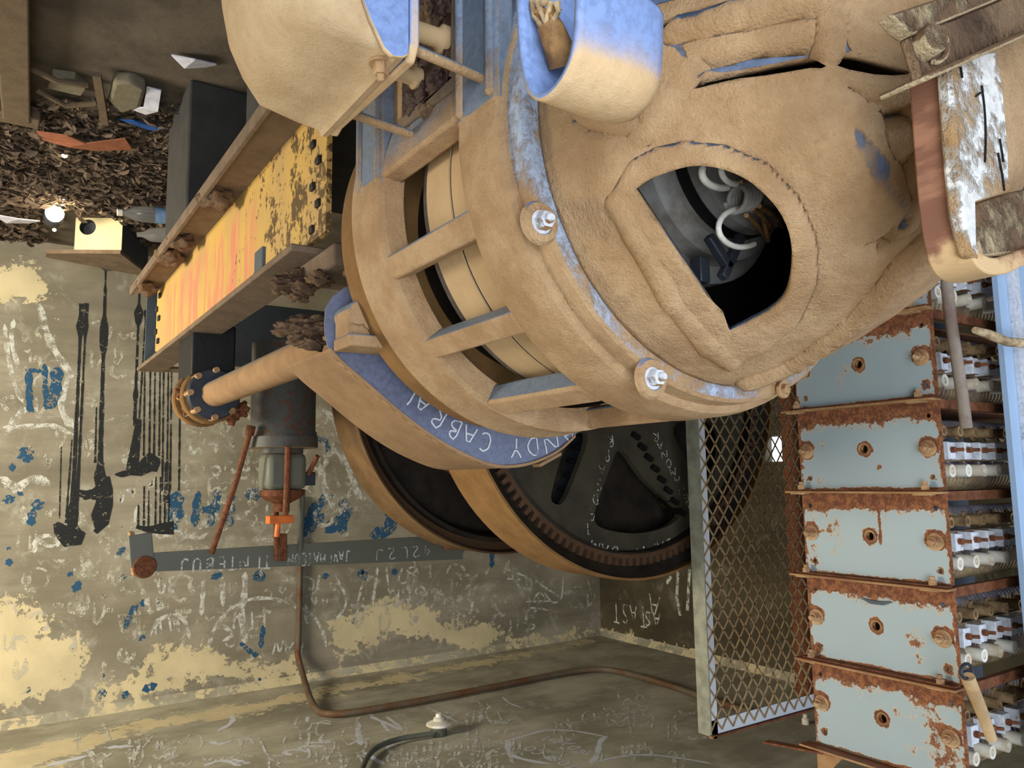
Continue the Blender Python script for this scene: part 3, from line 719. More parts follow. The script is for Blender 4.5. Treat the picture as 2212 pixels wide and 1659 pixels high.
gaps = [smooth_poly(U(g_), 1) for g_ in ([(1492, 200), (1540, 172), (1640, 148), (1740, 130), (1782, 124), (1784, 158), (1740, 155), (1620, 176), (1540, 192)], [(1802, 128), (1850, 134), (1910, 152), (1965, 166), (1900, 171), (1802, 158)], [(1385, 80), (1440, 58), (1520, 34), (1600, 18), (1680, 4), (1690, 12), (1610, 32), (1500, 66), (1430, 86)])]  # slots cut through the dome so the recesses by its ribs go dark
for lp in [outer, dd] + gaps:
    o_ = len(vs2); vs2 += [Vector(p) for p in lp]; es2 += [(o_ + i, o_ + (i + 1) % len(lp)) for i in range(len(lp))]
stp = 0.0044
g = np.arange(-SMAX, SMAX, stp); gx, gy = np.meshgrid(g, g); P0 = np.c_[gx.ravel(), gy.ravel()]
P0 = P0 + (np.indices(gx.shape)[0].ravel() % 2)[:, None] * np.array([stp / 2, 0])
keep = (np.hypot(P0[:, 0], P0[:, 1]) < SMAX - .004) & (sdf(P0, dd) > .003)
for g_ in gaps: keep &= sdf(P0, g_) > .003
vs2 += [Vector(p) for p in P0[keep]]
V, _, Fc, _, _, _ = geometry.delaunay_2d_cdt(vs2, es2, [], 0, 1e-7)
VP = np.array([(v[0], v[1]) for v in V])
cen = np.array([VP[list(f)].mean(0) for f in Fc]); okf = (sdf(cen, dd) > 0) & (np.hypot(cen[:, 0], cen[:, 1]) < SMAX)
for g_ in gaps: okf &= sdf(cen, g_) > 0
S_ = np.hypot(VP[:, 0], VP[:, 1]); TH = np.arctan2(VP[:, 1], VP[:, 0])
sm = lambda x: np.clip(x, 0, 1) ** 2 * (3 - 2 * np.clip(x, 0, 1))
h = np.zeros(len(VP))
# raised surround of the window, with a soft crease outside it
dl = sdf(VP, lipD)
h += .007 * sm((.004 - dl) / .008)
def ridge(px, wdt, ht, bare_=0.0):
    global h, BA
    d = linedist(VP, U(px)); t = np.clip(1 - d / (wdt * 1.7), 0, 1); h += ht * (t * t * (3 - 2 * t) * .5 + t * .5)
    BA = np.maximum(BA, bare_ * t)
BA = np.zeros(len(VP))
def pocket(px, depth, soft=.008, bare_=0.0):
    global h, BA
    d = sdf(VP, U(px)); h -= depth * sm((-d) / soft); BA = np.maximum(BA, bare_ * sm((-d) / (soft * .6)))
def bare_patch(px, amt, soft=.02):
    global BA
    BA = np.maximum(BA, amt * sm((-sdf(VP, U(px))) / soft))
ridge([(1335, 440), (1400, 540), (1460, 650), (1520, 715), (1580, 770)], .007, .006)
pocket([(1496, 185), (1508, 128), (1620, 98), (1740, 84), (1784, 78), (1786, 150), (1740, 150), (1620, 170)], .014, .012, 0)
bare_patch([(1500, 190), (1512, 126), (1620, 96), (1740, 82), (1784, 78), (1786, 150), (1740, 150), (1620, 170)], .75, .010)
ridge([(1470, 78), (1620, 44), (1765, 14)], .010, .016)
bare_patch([(1350, 60), (1420, 34), (1520, 8), (1640, -20), (1760, -60), (1600, -80), (1340, -20)], .75, .010)
bare_patch([(1800, 62), (1840, 110), (1880, 128), (1870, 140), (1800, 134)], .8, .008)
pocket([(1800, 178), (1835, 260), (1885, 360), (1925, 430), (1955, 485), (1995, 480), (1995, 200), (1900, 180)], .012, .016)
bare_patch([(1830, 240), (1885, 310), (1920, 385), (1965, 470), (1950, 505), (1915, 480), (1870, 415), (1825, 320)], .62, .008)
bare_patch([(1440, 60), (1495, 110), (1515, 150), (1480, 150), (1440, 110)], .5, .012)
pocket([(1880, 235), (1920, 212), (1990, 198), (1992, 262), (1895, 302)], .034, .010)
pocket([(1915, 350), (1990, 318), (1985, 370), (1955, 455), (1935, 410)], .020, .014)
pocket([(1845, 520), (1925, 468), (1932, 515), (1880, 540)], .012, .014)
ridge([(1988, 345), (1975, 410), (1950, 480)], .004, .006)
ridge([(1790, 120), (1792, 60), (1784, -20)], .006, .008)
pocket([(1735, 772), (1790, 728), (1855, 672), (1905, 612), (1950, 560), (2010, 505), (2010, 545), (1950, 590), (1905, 640), (1850, 690), (1790, 745), (1745, 790)], .034, .007)
ridge([(1610, 805), (1700, 770), (1780, 716), (1850, 660), (1900, 600), (1950, 540), (2010, 485)], .008, .017)
ridge([(1275, 240), (1400, 290), (1440, 210)], .010, .006)
pocket([(1245, 262), (1310, 272), (1395, 292), (1330, 308), (1270, 300)], .014, .008)
rng = np.random.default_rng(3)
h += .0012 * np.sin(VP[:, 0] * 70 + 1.3 * np.sin(VP[:, 1] * 50)) * np.sin(VP[:, 1] * 64)
h *= sm((SMAX - S_) / .02) * sm((S_ - .06) / .03)
r_, y_, nr, ny = dome_pt(S_)
rr2 = r_ + nr * h; yy2 = y_ + ny * h
verts = np.c_[MX - rr2 * np.cos(TH), yy2, MZ + rr2 * np.sin(TH)]
mb = MB(); mb.v = [tuple(v) for v in verts]; mb.f = [tuple(f) for f, o in zip(Fc, okf) if o]
bell = mb.build('end_bell', M['bell'], motor, smooth=True, ang=80, fix=False)
so = bell.modifiers.new('wall', 'SOLIDIFY'); so.thickness = .012; so.offset = -1
bell.data.attributes.new('bare', 'FLOAT', 'POINT').data.foreach_set('value', BA[:len(bell.data.vertices)].astype(np.float32)) if len(bell.data.vertices) == len(BA) else print('BELL VERTS', len(bell.data.vertices), len(BA))
bell['label'] = 'domed end bell with window and cast ribs'
# flange ring
AX = (0, 1, 0)
def ylathe(prof, mat, name, seg=128, y0=0.0, close=True, bevel=0.0, ang=35, parent=motor, c=(MX, MZ)):
    mb = MB(); mb.lathe([(r, y) for (r, y) in prof], (c[0], y0, c[1]), AX, seg, close_prof=close); return mb.build(name, mat, parent, bevel=bevel, ang=ang)
ylathe([(.300, .722), (.338, .722), (.343, .727), (.345, .752), (.300, .752)], M['bell_flange'], 'bell_flange')
# front ring of the frame, back ring, and bars between them
ylathe([(.30, .752), (.350, .752), (.356, .757), (.360, .775), (.361, .838), (.357, .850), (.340, .853), (.30, .853)], M['frame'], 'frame_ring')
ylathe([(.32, 1.092), (.354, 1.090), (.362, 1.097), (.362, 1.165), (.368, 1.176), (.368, 1.190), (.32, 1.192)], M['frame'], 'frame_ring')
ylathe([(.20, 1.193), (.342, 1.193), (.350, 1.22), (.347, 1.29), (.32, 1.335), (.20, 1.342)], M['wheel_rim'], 'rear_end_bell')
ylathe([(.302, .86), (.306, .865), (.306, .905), (.300, .907), (.300, .910), (.306, .912), (.306, .962), (.300, .964), (.300, .967), (.306, .969), (.306, 1.040), (.296, 1.046), (.25, 1.048), (.25, .86)], M['core'], 'stator_core')
ylathe([(.27, 1.048), (.299, 1.048), (.300, 1.062), (.27, 1.064)], M['copper_rim'], 'winding_edge')
ylathe([(.235, .76), (.25, .76), (.25, 1.18), (.235, 1.18)], M['black'], 'core_drum')
def ang_of(px, py, Y):
    p = aty(px, py, Y); return atan2(p.z - MZ, -(p.x - MX))
def frame_bar(a0, a1, y0=.845, y1=1.098, r0=.322, r1=.360):
    mb = MB(); n = 8; vs = []
    for k in range(n + 1):
        a = a0 + (a1 - a0) * k / n
        for (r, y) in ((r0, y0), (r1, y0), (r1, y1), (r0, y1)): vs.append((MX - r * cos(a), y, MZ + r * sin(a)))
    fs = [(k * 4 + j, k * 4 + (j + 1) % 4, (k + 1) * 4 + (j + 1) % 4, (k + 1) * 4 + j) for k in range(n) for j in range(4)]
    fs += [(3, 2, 1, 0), (n * 4, n * 4 + 1, n * 4 + 2, n * 4 + 3)]
    mb.add(vs, fs); return mb.build('frame_bar', M['frame'], motor, bevel=.006)
A1 = ang_of(1010, 487, .85); A2 = ang_of(1108, 706, .85); A3 = ang_of(1268, 868, .85); A0 = ang_of(985, 262, .85)
for (a, wd_) in ((A1, .11), (A2, .10), (A3, .13), (A3 - .62, .12), (A3 - 1.25, .12), (A3 - 1.9, .12), (A0 + 1.9, .12)):
    frame_bar(a - wd_ * .5, a + wd_ * .5)
frame_bar(A0 + .02, A0 + .95)           # the closed foot side of the shell
M['frame_leg'] = dusty('grey_blue_leg_paint', srgb(118, 130, 148), bias=-.35, k=2.0, nk=0.35)
for (ya_, yb_) in ((.754, .852), (1.092, 1.188)):
    mb = MB(); mb.box((MX + .345, (ya_ + yb_) / 2, (.52 + .94) / 2), (.030, yb_ - ya_, .42)); mb.box((MX + .352, ya_ + .012, .73), (.030, .014, .40)); mb.box((MX + .352, yb_ - .012, .73), (.030, .014, .40)); mb.build('frame_leg', M['frame_leg'], motor, bevel=.006)
mb = MB(); mb.box((MX + .332, .97, .69), (.012, .25, .34)); mb.build('side_panel', M['frame'], motor, bevel=.004)
for yg in (.9068, .9638): ylathe([(.298, yg), (.3045, yg), (.3045, yg + .0034), (.298, yg + .0034)], M['black'], 'core_groove')
# hex bolts with washers on the flange
def yboltmesh(mb, c, r, d=(0, -1, 0), hgt=.012, stud=True):
    d = Vector(d)
    mb.lathe([(0, 0), (r * 1.55, 0), (r * 1.6, .003), (r * 1.55, .005), (0, .005)], c, d, 24)
    mb.lathe([(0, 0), (r, 0), (r, hgt), (r * .9, hgt + .002), (0, hgt + .002)], Vector(c) + d * .004, d, 6)
    if stud: mb.lathe([(0, 0), (r * .5, 0), (r * .5, .008), (r * .35, .010), (0, .010)], Vector(c) + d * (.004 + hgt), d, 16)
for k, (x, y) in enumerate(((1165, 482), (1405, 818), (1688, 842))):
    p = aty(x, y, .718); mb = MB(); yboltmesh(mb, p, .0115 if k < 2 else .008, hgt=.012 if k < 2 else .005, stud=k < 2)
    b = mb.build('bolt', M['clip'] if k < 2 else M['bolt'], motor, ang=30)
    mb = MB(); mb.lathe([(.013, .0), (.027, .001), (.024, .007), (.016, .009), (.012, .004)], p + Vector((0, .002, 0)), (0, -1, 0), 24, close_prof=True)
    if k < 2: mb.build('dust_collar', M['collar'], b)
# insides seen through the window
ylathe([(.0, .60), (.080, .60), (.086, .606), (.088, .660), (.106, .662), (.112, .668), (.114, .698), (.114, .716), (.134, .718), (.140, .724), (.142, .752), (.160, .754), (.166, .760), (.166, .80), (0, .80)], M['commutator'], 'winding_drum', seg=64, ang=40)
ylathe([(.112, .686), (.1155, .686), (.1155, .704), (.112, .704)], M['black'], 'drum_band', seg=64)
ylathe([(.10, .79), (.25, .79), (.25, .80), (.10, .80)], M['black'], 'inner_baffle', seg=64)
def loopwire(cx, cy, rx, ry, Y, a0, a1, wr, mat, tiltY=.02):
    q = []
    for k in range(19):
        a = a0 + (a1 - a0) * k / 18; p = aty(cx + rx * cos(a), cy + ry * sin(a), Y + tiltY * cos(a)); q.append(p)
    mb = MB(); mb.tube(q, wr, 10); return mb.build('lead_wire', mat, motor)
loopwire(1562, 372, 46, 34, .60, -2.9 + 6.283, 1.35, .0042, M['white_wire'])
loopwire(1592, 366, 34, 32, .59, 3.3, 1.2, .0036, M['white_wire'])
loopwire(1602, 492, 50, 42, .60, 5.2, 1.0, .0034, M['white_wire'])
for pts in ([(1612, 465), (1630, 480), (1645, 500), (1655, 515)], [(1625, 450), (1650, 470), (1668, 495)], [(1640, 430), (1645, 460), (1660, 520)], [(1600, 395), (1630, 410), (1650, 440)], [(1640, 445), (1670, 465), (1690, 490)]):
    mb = MB(); mb.tube([aty(x, y, .585 + .006 * i) for i, (x, y) in enumerate(smooth_poly(pts, 2, False))], .003, 8); mb.build('lead_wire', M['tan_wire'], motor)
mb = MB(); q = []
for k in range(90):
    a = k / 90 * 2 * pi * 5; p = aty(1588 + k * .42, 432 - k * .10, .59); q.append(p + Vector((.0, cos(a) * .015, sin(a) * .015)))
mb.tube(q, .0032, 8); mb.build('coil_spring', M['commutator'], motor)
mb = MB()
mb.box(aty(1512, 585, .70), (.018, .02, .035))
mb.bar(aty(1530, 510, .66), aty(1575, 580, .66), .012, .012); mb.bar(aty(1600, 510, .66), aty(1560, 600, .66), .012, .012)
mb.build('brush_holder', M['dark_steel'], motor, bevel=.002)

# ================================================================== cable hood over the motor
hood = thing('cable_hood', 'smooth U-shaped hood, blue below and tan with dust on its crown, over the motor dome', 'cable hood', (-.45, .51, 1.03))
# outline of the mouth (in the plane x = -.5), running from the low far side over the crown to the near side
mouth = [(1122, -60), (1124, 40), (1128, 110), (1138, 165), (1152, 196), (1168, 205), (1190, 192), (1215, 160), (1233, 115), (1240, 50), (1243, -60)]
HK = .77
prof = [atx(x, y, -.5 * HK) for x, y in mouth]
q3 = smooth_poly([tuple(p) for p in prof], 2, False)
def hood_sec(x, k, drop):
    c = Vector((0, .668, .9)); out = []
    for p in q3:
        p = Vector(p); out.append(Vector((x, c.y + (p.y - c.y) * k, p.z + drop)))
    return out
cpts = np.array([tuple(p) for p in q3]); ccen = Vector((0, .668 * HK, 1.4 - .5 * HK))
secs = []
for (x, k) in ((-.5 * HK, 1.0), (-.392, 1.0), (-.42, 1.02), (-.445, 1.03), (-.463, 1.01), (-.475, .97), (-.483, .90), (-.487, .76)):
    secs.append([Vector((x, ccen.y + (p[1] - ccen.y) * k, ccen.z + (p[2] - ccen.z) * k)) for p in q3])
mb = MB(); m_ = len(q3); vs = [v for s_ in secs for v in s_]
fs = [(i * m_ + j, i * m_ + j + 1, (i + 1) * m_ + j + 1, (i + 1) * m_ + j) for i in range(len(secs) - 1) for j in range(m_ - 1)]
fs.append(tuple((len(secs) - 1) * m_ + j for j in range(m_)))
mb.add(vs, fs); hs = mb.build('hood_shell', M['hood'], hood, ang=60, fix=True)
so = hs.modifiers.new('wall', 'SOLIDIFY'); so.thickness = .006; so.offset = 1
mb = MB()
for k in range(5): mb.box(Vector((-.425 + .005 * k, .472, 1.0)), (.0018, .002, .011))
mb.box(Vector((-.412, .472, 1.0)), (.009, .002, .0016)); mb.box(Vector((-.412, .472, 1.005)), (.009, .002, .0016))
mb.build('cast_mark', M['hood'], hood, smooth=False)
# frayed cable bundle inside the hood
cab = thing('cable_bundle', 'frayed cut cable end with splayed wire cores inside the blue hood', 'cable', (-.41, .52, 1.0))
mb = MB(); q = [atx(1217, 140, -.42), atx(1207, 105, -.412), atx(1192, 66, -.402), atx(1184, 50, -.398)]
mb.tube(q, [.014, .0135, .012, .011], 14); mb.build('sheath', M['tan_wire'], cab)
for k in range(13):
    a = k * 2.4; mb = MB(); b0 = Vector(q[-1]) + Vector((0, cos(a) * .007, sin(a) * .007))
    e = atx(1150 + (k * 37) % 70, 2 + (k * 23) % 34, -.395 - .002 * (k % 3)); mid = (b0 + e) / 2 + Vector((0, cos(a) * .006, sin(a) * .006))
    mb.tube([b0, mid, e], [.0026, .0024, .0034], 8); mb.build('wire_core', M['tan_wire'] if k % 3 else M['wood'], cab)

# ================================================================== brake housing, near the camera on the left
hx = -.37
H = thing('brake_housing', 'rounded dust-covered housing with a blue side, left of the cable hood', 'housing', (-.26, .88, .8))
# sections along +X: rounded box shrinking into a dome
yc, ya = .882, .138; zt, zb = .915, .52
def hsec(x, ky, top, rd):
    pts = []; y0_, y1_ = yc - ya * ky, yc + ya * ky; n = 6
    pts.append((x, y0_, zb))
    for k in range(n + 1): a = pi - (pi / 2) * k / n; pts.append((x, y0_ + rd + rd * cos(a), top - rd + rd * sin(a)))
    for k in range(n + 1): a = pi / 2 - (pi / 2) * k / n; pts.append((x, y1_ - rd + rd * cos(a), top - rd + rd * sin(a)))
    pts.append((x, y1_, zb)); return pts
secs = []
for (x, ky, top, rd) in ((hx + .001, .90, .916, .008), (hx + .004, .93, .922, .012), (hx + .012, .94, .923, .014), (hx + .018, .93, .916, .016), (hx + .05, .925, .914, .02), (hx + .10, .915, .908, .03), (hx + .125, .86, .892, .05), (hx + .145, .78, .868, .06), (hx + .158, .68, .835, .07), (hx + .165, .56, .79, .07), (hx + .168, .40, .72, .05)):
    secs.append(hsec(x, ky, top, rd))
mb = MB(); m_ = len(secs[0]); vs = [v for s_ in secs for v in s_]
fs = [(i * m_ + j, i * m_ + (j + 1) % m_, (i + 1) * m_ + (j + 1) % m_, (i + 1) * m_ + j) for i in range(len(secs) - 1) for j in range(m_)]
fs.append(tuple((len(secs) - 1) * m_ + j for j in range(m_)))
mb.add(vs, fs); mb.build('housing_shell', M['housing'], H, ang=50)
mb = MB()
pl = [(hx, .750, zb), (hx, .750, .905), (hx, .762, .923), (hx, .985, .913), (hx, 1.002, .918), (hx, 1.022, .905), (hx, 1.022, .87), (hx, 1.015, .86), (hx, 1.015, zb)]
mb.prism(pl, (-.012, 0, 0)); mb.build('face_plate', M['hood'], H, bevel=.003)['label'] = 'face plate with bare blue paint on its side'
mb = MB(); mb.prism([tuple(aty(x, y, .746)) for x, y in ((776, -30), (800, 40), (832, 106), (846, 120), (872, 124), (884, 118), (884, -30))], (0, .006, 0)); mb.build('side_plate', M['hood'], H, bevel=.0015)['label'] = 'bare blue side plate'
mb = MB(); yboltmesh(mb, Vector((hx + .018, .79, .914)), .009, (0, 0, 1)); mb.build('bolt', M['bolt'], H)
for (y, z) in ((.775, .895), (.985, .885)):
    mb = MB(); mb.tube([(hx, y, z), (-.520, y + .015, z + .004)], .0065, 12); mb.build('tie_rod', M['frame'], H)
# coil bracket with greasy coil ends between the housing and the motor
BK = thing('coil_bracket', 'grease-caked open bracket with two round spigots between the housing and motor ring', 'bracket', (-.50, .9, .85))
mb = MB()
P_ = lambda px, py: atx(px, py, -.50)
edge = [P_(1003, -70), P_(1000, 165), P_(990, 195), P_(868, 285)]
inner = [P_(985, -70), P_(982, 155), P_(975, 178), P_(868, 262)]
mb.prism(edge + inner[::-1], (.008, 0, 0)); mb.build('bracket_frame', M['beam_flange'], BK, bevel=.003)
mb = MB(); mb.prism([P_(868, 262), P_(975, 178), P_(982, 155), P_(985, -70), P_(870, -70)], (-.01, 0, 0)); mb.build('back_plate', M['grease_dark'], BK)
for (x, y, r) in ((962, 88, .0135), (905, 172, .011)):
    p = P_(x, y); mb = MB(); mb.lathe([(0, 0), (r * 1.5, 0), (r * 1.5, .008), (r * 1.1, .012), (r, .014), (r, .10), (0, .10)], p, (1, 0, 0), 24); mb.build('spigot', M['core'], BK)
def lump(name, mat, c, d, parent=None, seed=0, amp=.35, sub=3):
    bm = bmesh.new(); bmesh.ops.create_icosphere(bm, subdivisions=4, radius=1.0); r2 = random.Random(seed); ph = [r2.uniform(0, 6) for _ in range(9)]
    for v in bm.verts:
        k = 1 + amp * (sin(v.co.x * 3.1 + ph[0]) * sin(v.co.y * 3.7 + ph[1]) + .6 * sin(v.co.z * 6.3 + ph[2]) * sin(v.co.x * 5.7 + ph[3]) + .45 * sin(v.co.y * 11 + ph[4]) * sin(v.co.z * 9 + ph[5]) + .3 * sin(v.co.x * 17 + ph[6]) * sin(v.co.y * 19 + ph[7]))
        v.co = Vector(((v.co.x * k * d[0] + c[0]), (v.co.y * k * d[1] + c[1]), (v.co.z * k * d[2] + c[2])))
    me = bpy.data.meshes.new(name); bm.to_mesh(me); bm.free(); me.materials.append(mat); me.shade_smooth()
    o = bpy.data.objects.new(name, me); C.objects.link(o)
    if parent is not None: o.parent = parent; o.matrix_parent_inverse = Matrix.Translation(-parent.location)
    return o
for k, (x, y, d) in enumerate(((925, 30, .02), (960, 20, .018), (905, 215, .022), (930, 235, .018), (890, 240, .016), (968, 130, .014), (895, 130, .02), (945, 180, .018))):
    p = P_(x, y); lump('grease_clot', M['grease_dark'] if k % 3 else M['grease'], p, (d * .6, d, d), BK, k)

# ================================================================== bedplate frame with the yellow side
BX = -.55
bed = thing('bedplate_beam', 'long I-beam frame with a scuffed yellow side smeared red and dust on both flanges', 'steel beam', (BX, 2.4, .53))
y0_, y1_ = 1.507, 3.52; zt = .885; zb = .585
mb = MB(); mb.box((BX - .006, (y0_ + y1_) / 2, (zt + zb) / 2), (.012, y1_ - y0_, zt - zb)); web = mb.build('web_plate', M['beam_side'], bed, smooth=False)
web['label'] = 'yellow web plate'
# top flange is a rectangular frame with an opening in it
xo, xi = BX + .035, BX - .075
mb = MB(); mb.box(((xo + xi) / 2, (1.62 + 3.75) / 2, zt + .008), (xo - xi, 3.75 - 1.62, .016)); mb.build('top_flange', M['beam_flange'], bed, bevel=.003)
mb = MB(); mb.box(((xi - 1.45) / 2, 3.70, zt + .006), (abs(-1.45 - xi), .10, .014)); mb.build('cross_flange', M['beam_flange'], bed, bevel=.003)
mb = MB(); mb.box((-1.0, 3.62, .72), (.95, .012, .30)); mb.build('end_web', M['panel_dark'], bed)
mb = MB(); mb.box(((BX + .10 + BX - .02) / 2, (1.42 + 3.56) / 2, zb - .008), (.12, 3.56 - 1.42, .018))
mb.box((BX + .095, (1.42 + 3.56) / 2, zb + .006), (.014, 3.56 - 1.42, .03)); mb.build('bottom_flange', M['beam_flange'], bed, bevel=.003)
for k in range(6):
    for yy_, off in ((1.55, 0), (3.44, 0)):
        mb = MB(); zz_ = zb + .035 + k * (zt - zb - .06) / 5
        if yy_ < 2: mb.box((BX + .003, yy_ + (.035 if k % 2 else 0), zz_), (.008, .022, .018))
        else: mb.box((BX + .003, yy_ + (.06 if k % 2 else 0), zz_), (.01, .032, .022))
        mb.build('rivet', M['wheel_dark'], bed, bevel=.003)
p0 = atx(565, 548, BX); mb = MB(); mb.box((BX + .004, p0.y, .84), (.008, .07, .07)); mb.build('patch_plate', M['panel_dark'], bed)
for k, (x, y, d) in enumerate(((318, 590, .03), (370, 500, .03), (395, 480, .025), (470, 380, .03))):
    p = atx(x, y, BX + .06); lump('dust_heap', M['grease'], (p.x, p.y, zb + .012), (d * 1.4, d * 2.2, d), bed, 20 + k, .25)
# concrete piers below
mb = MB(); mb.box((-.72, 3.2, (FZ + .57) / 2 - .0), (.34, .42, .57 - FZ)); tag(mb.build('concrete_pier', M['pier'], None, bevel=.01), 'dark square concrete pier under the far end of the yellow beam', 'concrete pier')
mb = MB(); mb.box((-.80, 1.9, (FZ + .57) / 2), (.46, .7, .57 - FZ)); tag(mb.build('concrete_pier', M['pier'], None, bevel=.01), 'dark broad concrete pier under the middle of the yellow beam', 'concrete pier')
mb = MB(); mb.box((-1.0, 1.02, (FZ + .508) / 2), (.62, .62, .508 - FZ)); tag(mb.build('concrete_pier', M['pier'], None, bevel=.01), 'dark concrete block that carries the big dusty motor', 'concrete pier')
# the motor's feet and underframe
mb = MB(); mb.box((MX, 1.0, .545), (.56, .44, .07)); mb.box((MX - .2, 1.0, .64), (.10, .4, .14)); mb.box((MX + .2, 1.0, .64), (.10, .4, .14)); mb.build('motor_foot', M['frame_dark'], motor, bevel=.004)
# bearing block, crusted with greasy dust, between beam and guard
bb = thing('bearing_block', 'bearing block crusted in clotted dust at the near end of the beam opening', 'bearing', (-.66, 1.72, .9))
mb = MB(); mb.box((-.655, 1.62, .925), (.17, .22, .05)); mb.box((-.63, 1.50, .955), (.05, .12, .02)); mb.build('bearing_cap', M['beam_flange'], bb, bevel=.008)
mb = MB(); mb.lathe([(0, 0), (.05, 0), (.055, .01), (.055, .12), (0, .12)], (-.70, 1.66, 1.0), (0, -1, 0), 32); mb.build('bearing_boss', M['frame'], bb)
for k, (x, y, Y, d) in enumerate(((620, 612, 1.70, .022), (660, 620, 1.66, .022), (690, 604, 1.6, .02), (645, 640, 1.68, .016), (610, 628, 1.72, .014), (640, 598, 1.72, .020))):
    p = aty(x, y, Y); lump('grease_clot', M['grease'], p, (d * 1.3, d * 1.3, d * .7), bb, 40 + k)

# ================================================================== sheave guard, shaft and coupling
G = thing('sheave_guard', 'blue-faced curved guard plate with ANDY CABRAL chalked on it, behind the motor', 'machine guard', (-.85, 1.4, .9))
GY = 1.35
gpx = [(700, 715), (712, 760), (745, 795), (790, 832), (850, 885), (900, 925), (955, 962), (1005, 988), (1060, 1010), (1110, 1012), (1160, 1000), (1205, 978), (1240, 945), (1285, 880), (1270, 780), (1120, 680), (900, 610), (760, 610), (705, 650)]
gp = smooth_poly([tuple(aty(x, y, GY)) for x, y in gpx], 1)
mb = MB(); mb.prism(gp, (0, .004, 0)); gface = mb.build('guard_face', M['guard_face'], G, ang=30); gface['label'] = 'flat blue face with chalk writing'
rim_f = smooth_poly([tuple(aty(x, y, GY)) for x, y in gpx[1:13]], 2, False)
rim_b = [(p[0], GY + .235, p[2]) for p in rim_f]
vs = []; fs = []
for i, (a, b) in enumerate(zip(rim_f, rim_b)):
    vs += [Vector(a) + Vector((0, -.006, 0)), Vector(b), Vector(b) + Vector((0, 0, -.006)), Vector(a) + Vector((0, -.006, -.006))]
for i in range(len(rim_f) - 1):
    for j in range(4): fs.append((i * 4 + j, i * 4 + (j + 1) % 4, (i + 1) * 4 + (j + 1) % 4, (i + 1) * 4 + j))
fs += [(0, 1, 2, 3), tuple((len(rim_f) - 1) * 4 + j for j in (3, 2, 1, 0))]
mb = MB(); mb.add(vs, fs); mb.build('guard_rim', M['guard_rim'], G, ang=40)
c0, c1 = aty(838, 925, GY + .20), aty(893, 975, GY + .20)
mb = MB(); mb.bar(c0, c1, .028, .008); mb.box(c0, (.01, .03, .024)); mb.box(c1, (.01, .03, .024)); mb.build('rim_clip', M['guard_rim'], G, bevel=.002)
mb = MB(); mb.bar(aty(1158, 1006, GY + .05), aty(1205, 980, GY + .05), .03, .008); mb.build('rim_clip', M['guard_rim'], G, bevel=.002)
mb = MB(); TG = lambda u, v: (u, GY - .0006 - LAY[0] * .000015, v)
base = [aty(x, y, GY) for x, y in ((1236, 918), (1196, 936), (1150, 946), (1115, 948), (1080, 944), (1048, 934), (1010, 920), (975, 900), (940, 872), (905, 842), (868, 812))]
bl = [(p.x, p.z) for p in base]
def curve(t, bl=bl):
    s_ = t * (len(bl) - 1); i = min(int(s_), len(bl) - 2); f_ = s_ - i
    return (bl[i][0] * (1 - f_) + bl[i + 1][0] * f_, bl[i][1] * (1 - f_) + bl[i + 1][1] * f_)
write(mb, 'ANDY CABRAL', bl[0], bl[-1], .040, .0034, TG, curve)
mb.build('chalk_writing', M['chalk_solid'], gface, smooth=False, fix=False)
# studs, clamps on the guard beside the motor's rear bell
mb = MB()
for (x, y, r) in ((745, 690, .022), (775, 705, .02)):
    mb.lathe([(0, 0), (r, 0), (r, .07), (0, .07)], aty(x, y, 1.34), (0, -1, 0), 24)
mb.box(aty(765, 720, 1.31), (.05, .06, .05)); mb.box(aty(800, 745, 1.30), (.11, .08, .022)); mb.box(aty(795, 725, 1.31), (.03, .05, .05))
mb.build('clamp', M['frame'], G, bevel=.003)
for k, (x, y, Y, d) in enumerate(((645, 708, 1.52, .026), (668, 700, 1.5, .028), (690, 712, 1.46, .022), (655, 732, 1.5, .022), (622, 712, 1.56, .02), (676, 742, 1.44, .020))):
    p = aty(x, y, Y); lump('grease_clot', M['grease'], p, (d * 1.2, d * 1.4, d * .6), G, 60 + k)
SH = thing('drive_shaft', 'round tan-dusted shaft between the guard and the coupling discs', 'shaft', (-.66, 2.3, 1.1))
pa, pb = aty(655, 780, 1.55), aty(462, 845, 2.62)
pa = Vector((-.60, 1.60, pa.z)); pb = Vector((-.60, 2.62, pb.z)); zsh = (aty(640, 785, 1.87).z + aty(470, 845, 2.6).z) / 2
xs_ = aty(560, 812, 2.15).x
mb = MB(); mb.tube([(xs_, 1.50, zsh), (xs_, 2.655, zsh)], .043, 32); mb.build('shaft_bar', M['guard_rim'], SH)
CP = thing('shaft_coupling', 'bolted pair of ochre coupling discs at the far end of the shaft', 'coupling', (xs_, 2.8, zsh))
for (y, r, mt) in ((2.66, .085, 'dark_steel'), (2.71, .095, 'wheel_rim'), (2.78, .075, 'dark_steel'), (2.83, .098, 'wheel_rim'), (2.90, .07, 'wheel_rim')):
    mb = MB(); mb.lathe([(.02, 0), (r * .94, 0), (r, .006), (r, .026), (r * .94, .032), (.02, .032)], (xs_, y, zsh), AX, 40); mb.build('coupling_disc', M[mt], CP)
for k in range(8):
    a = k * pi / 4; mb = MB(); mb.tube([(xs_ + cos(a) * .078, 2.64, zsh + sin(a) * .078), (xs_ + cos(a) * .078, 2.88, zsh + sin(a) * .078)], .010, 8); mb.build('coupling_bolt', M['bolt'], CP)
mb = MB(); mb.box((xs_, 2.80, (zsh - .08 + .89) / 2), (.14, .22, zsh - .08 - .89 + .04)); mb.build('pedestal', M['black'], CP, bevel=.006)  # black colour stands for the deep shade in the beam opening
for (x, y, d) in ((412, 885, .02), (500, 895, .03), (520, 885, .025), (395, 850, .02)):
    p = aty(x, y, 2.75); lump('rust_scab', M['rust'], p, (d, d, d), CP, int(x))

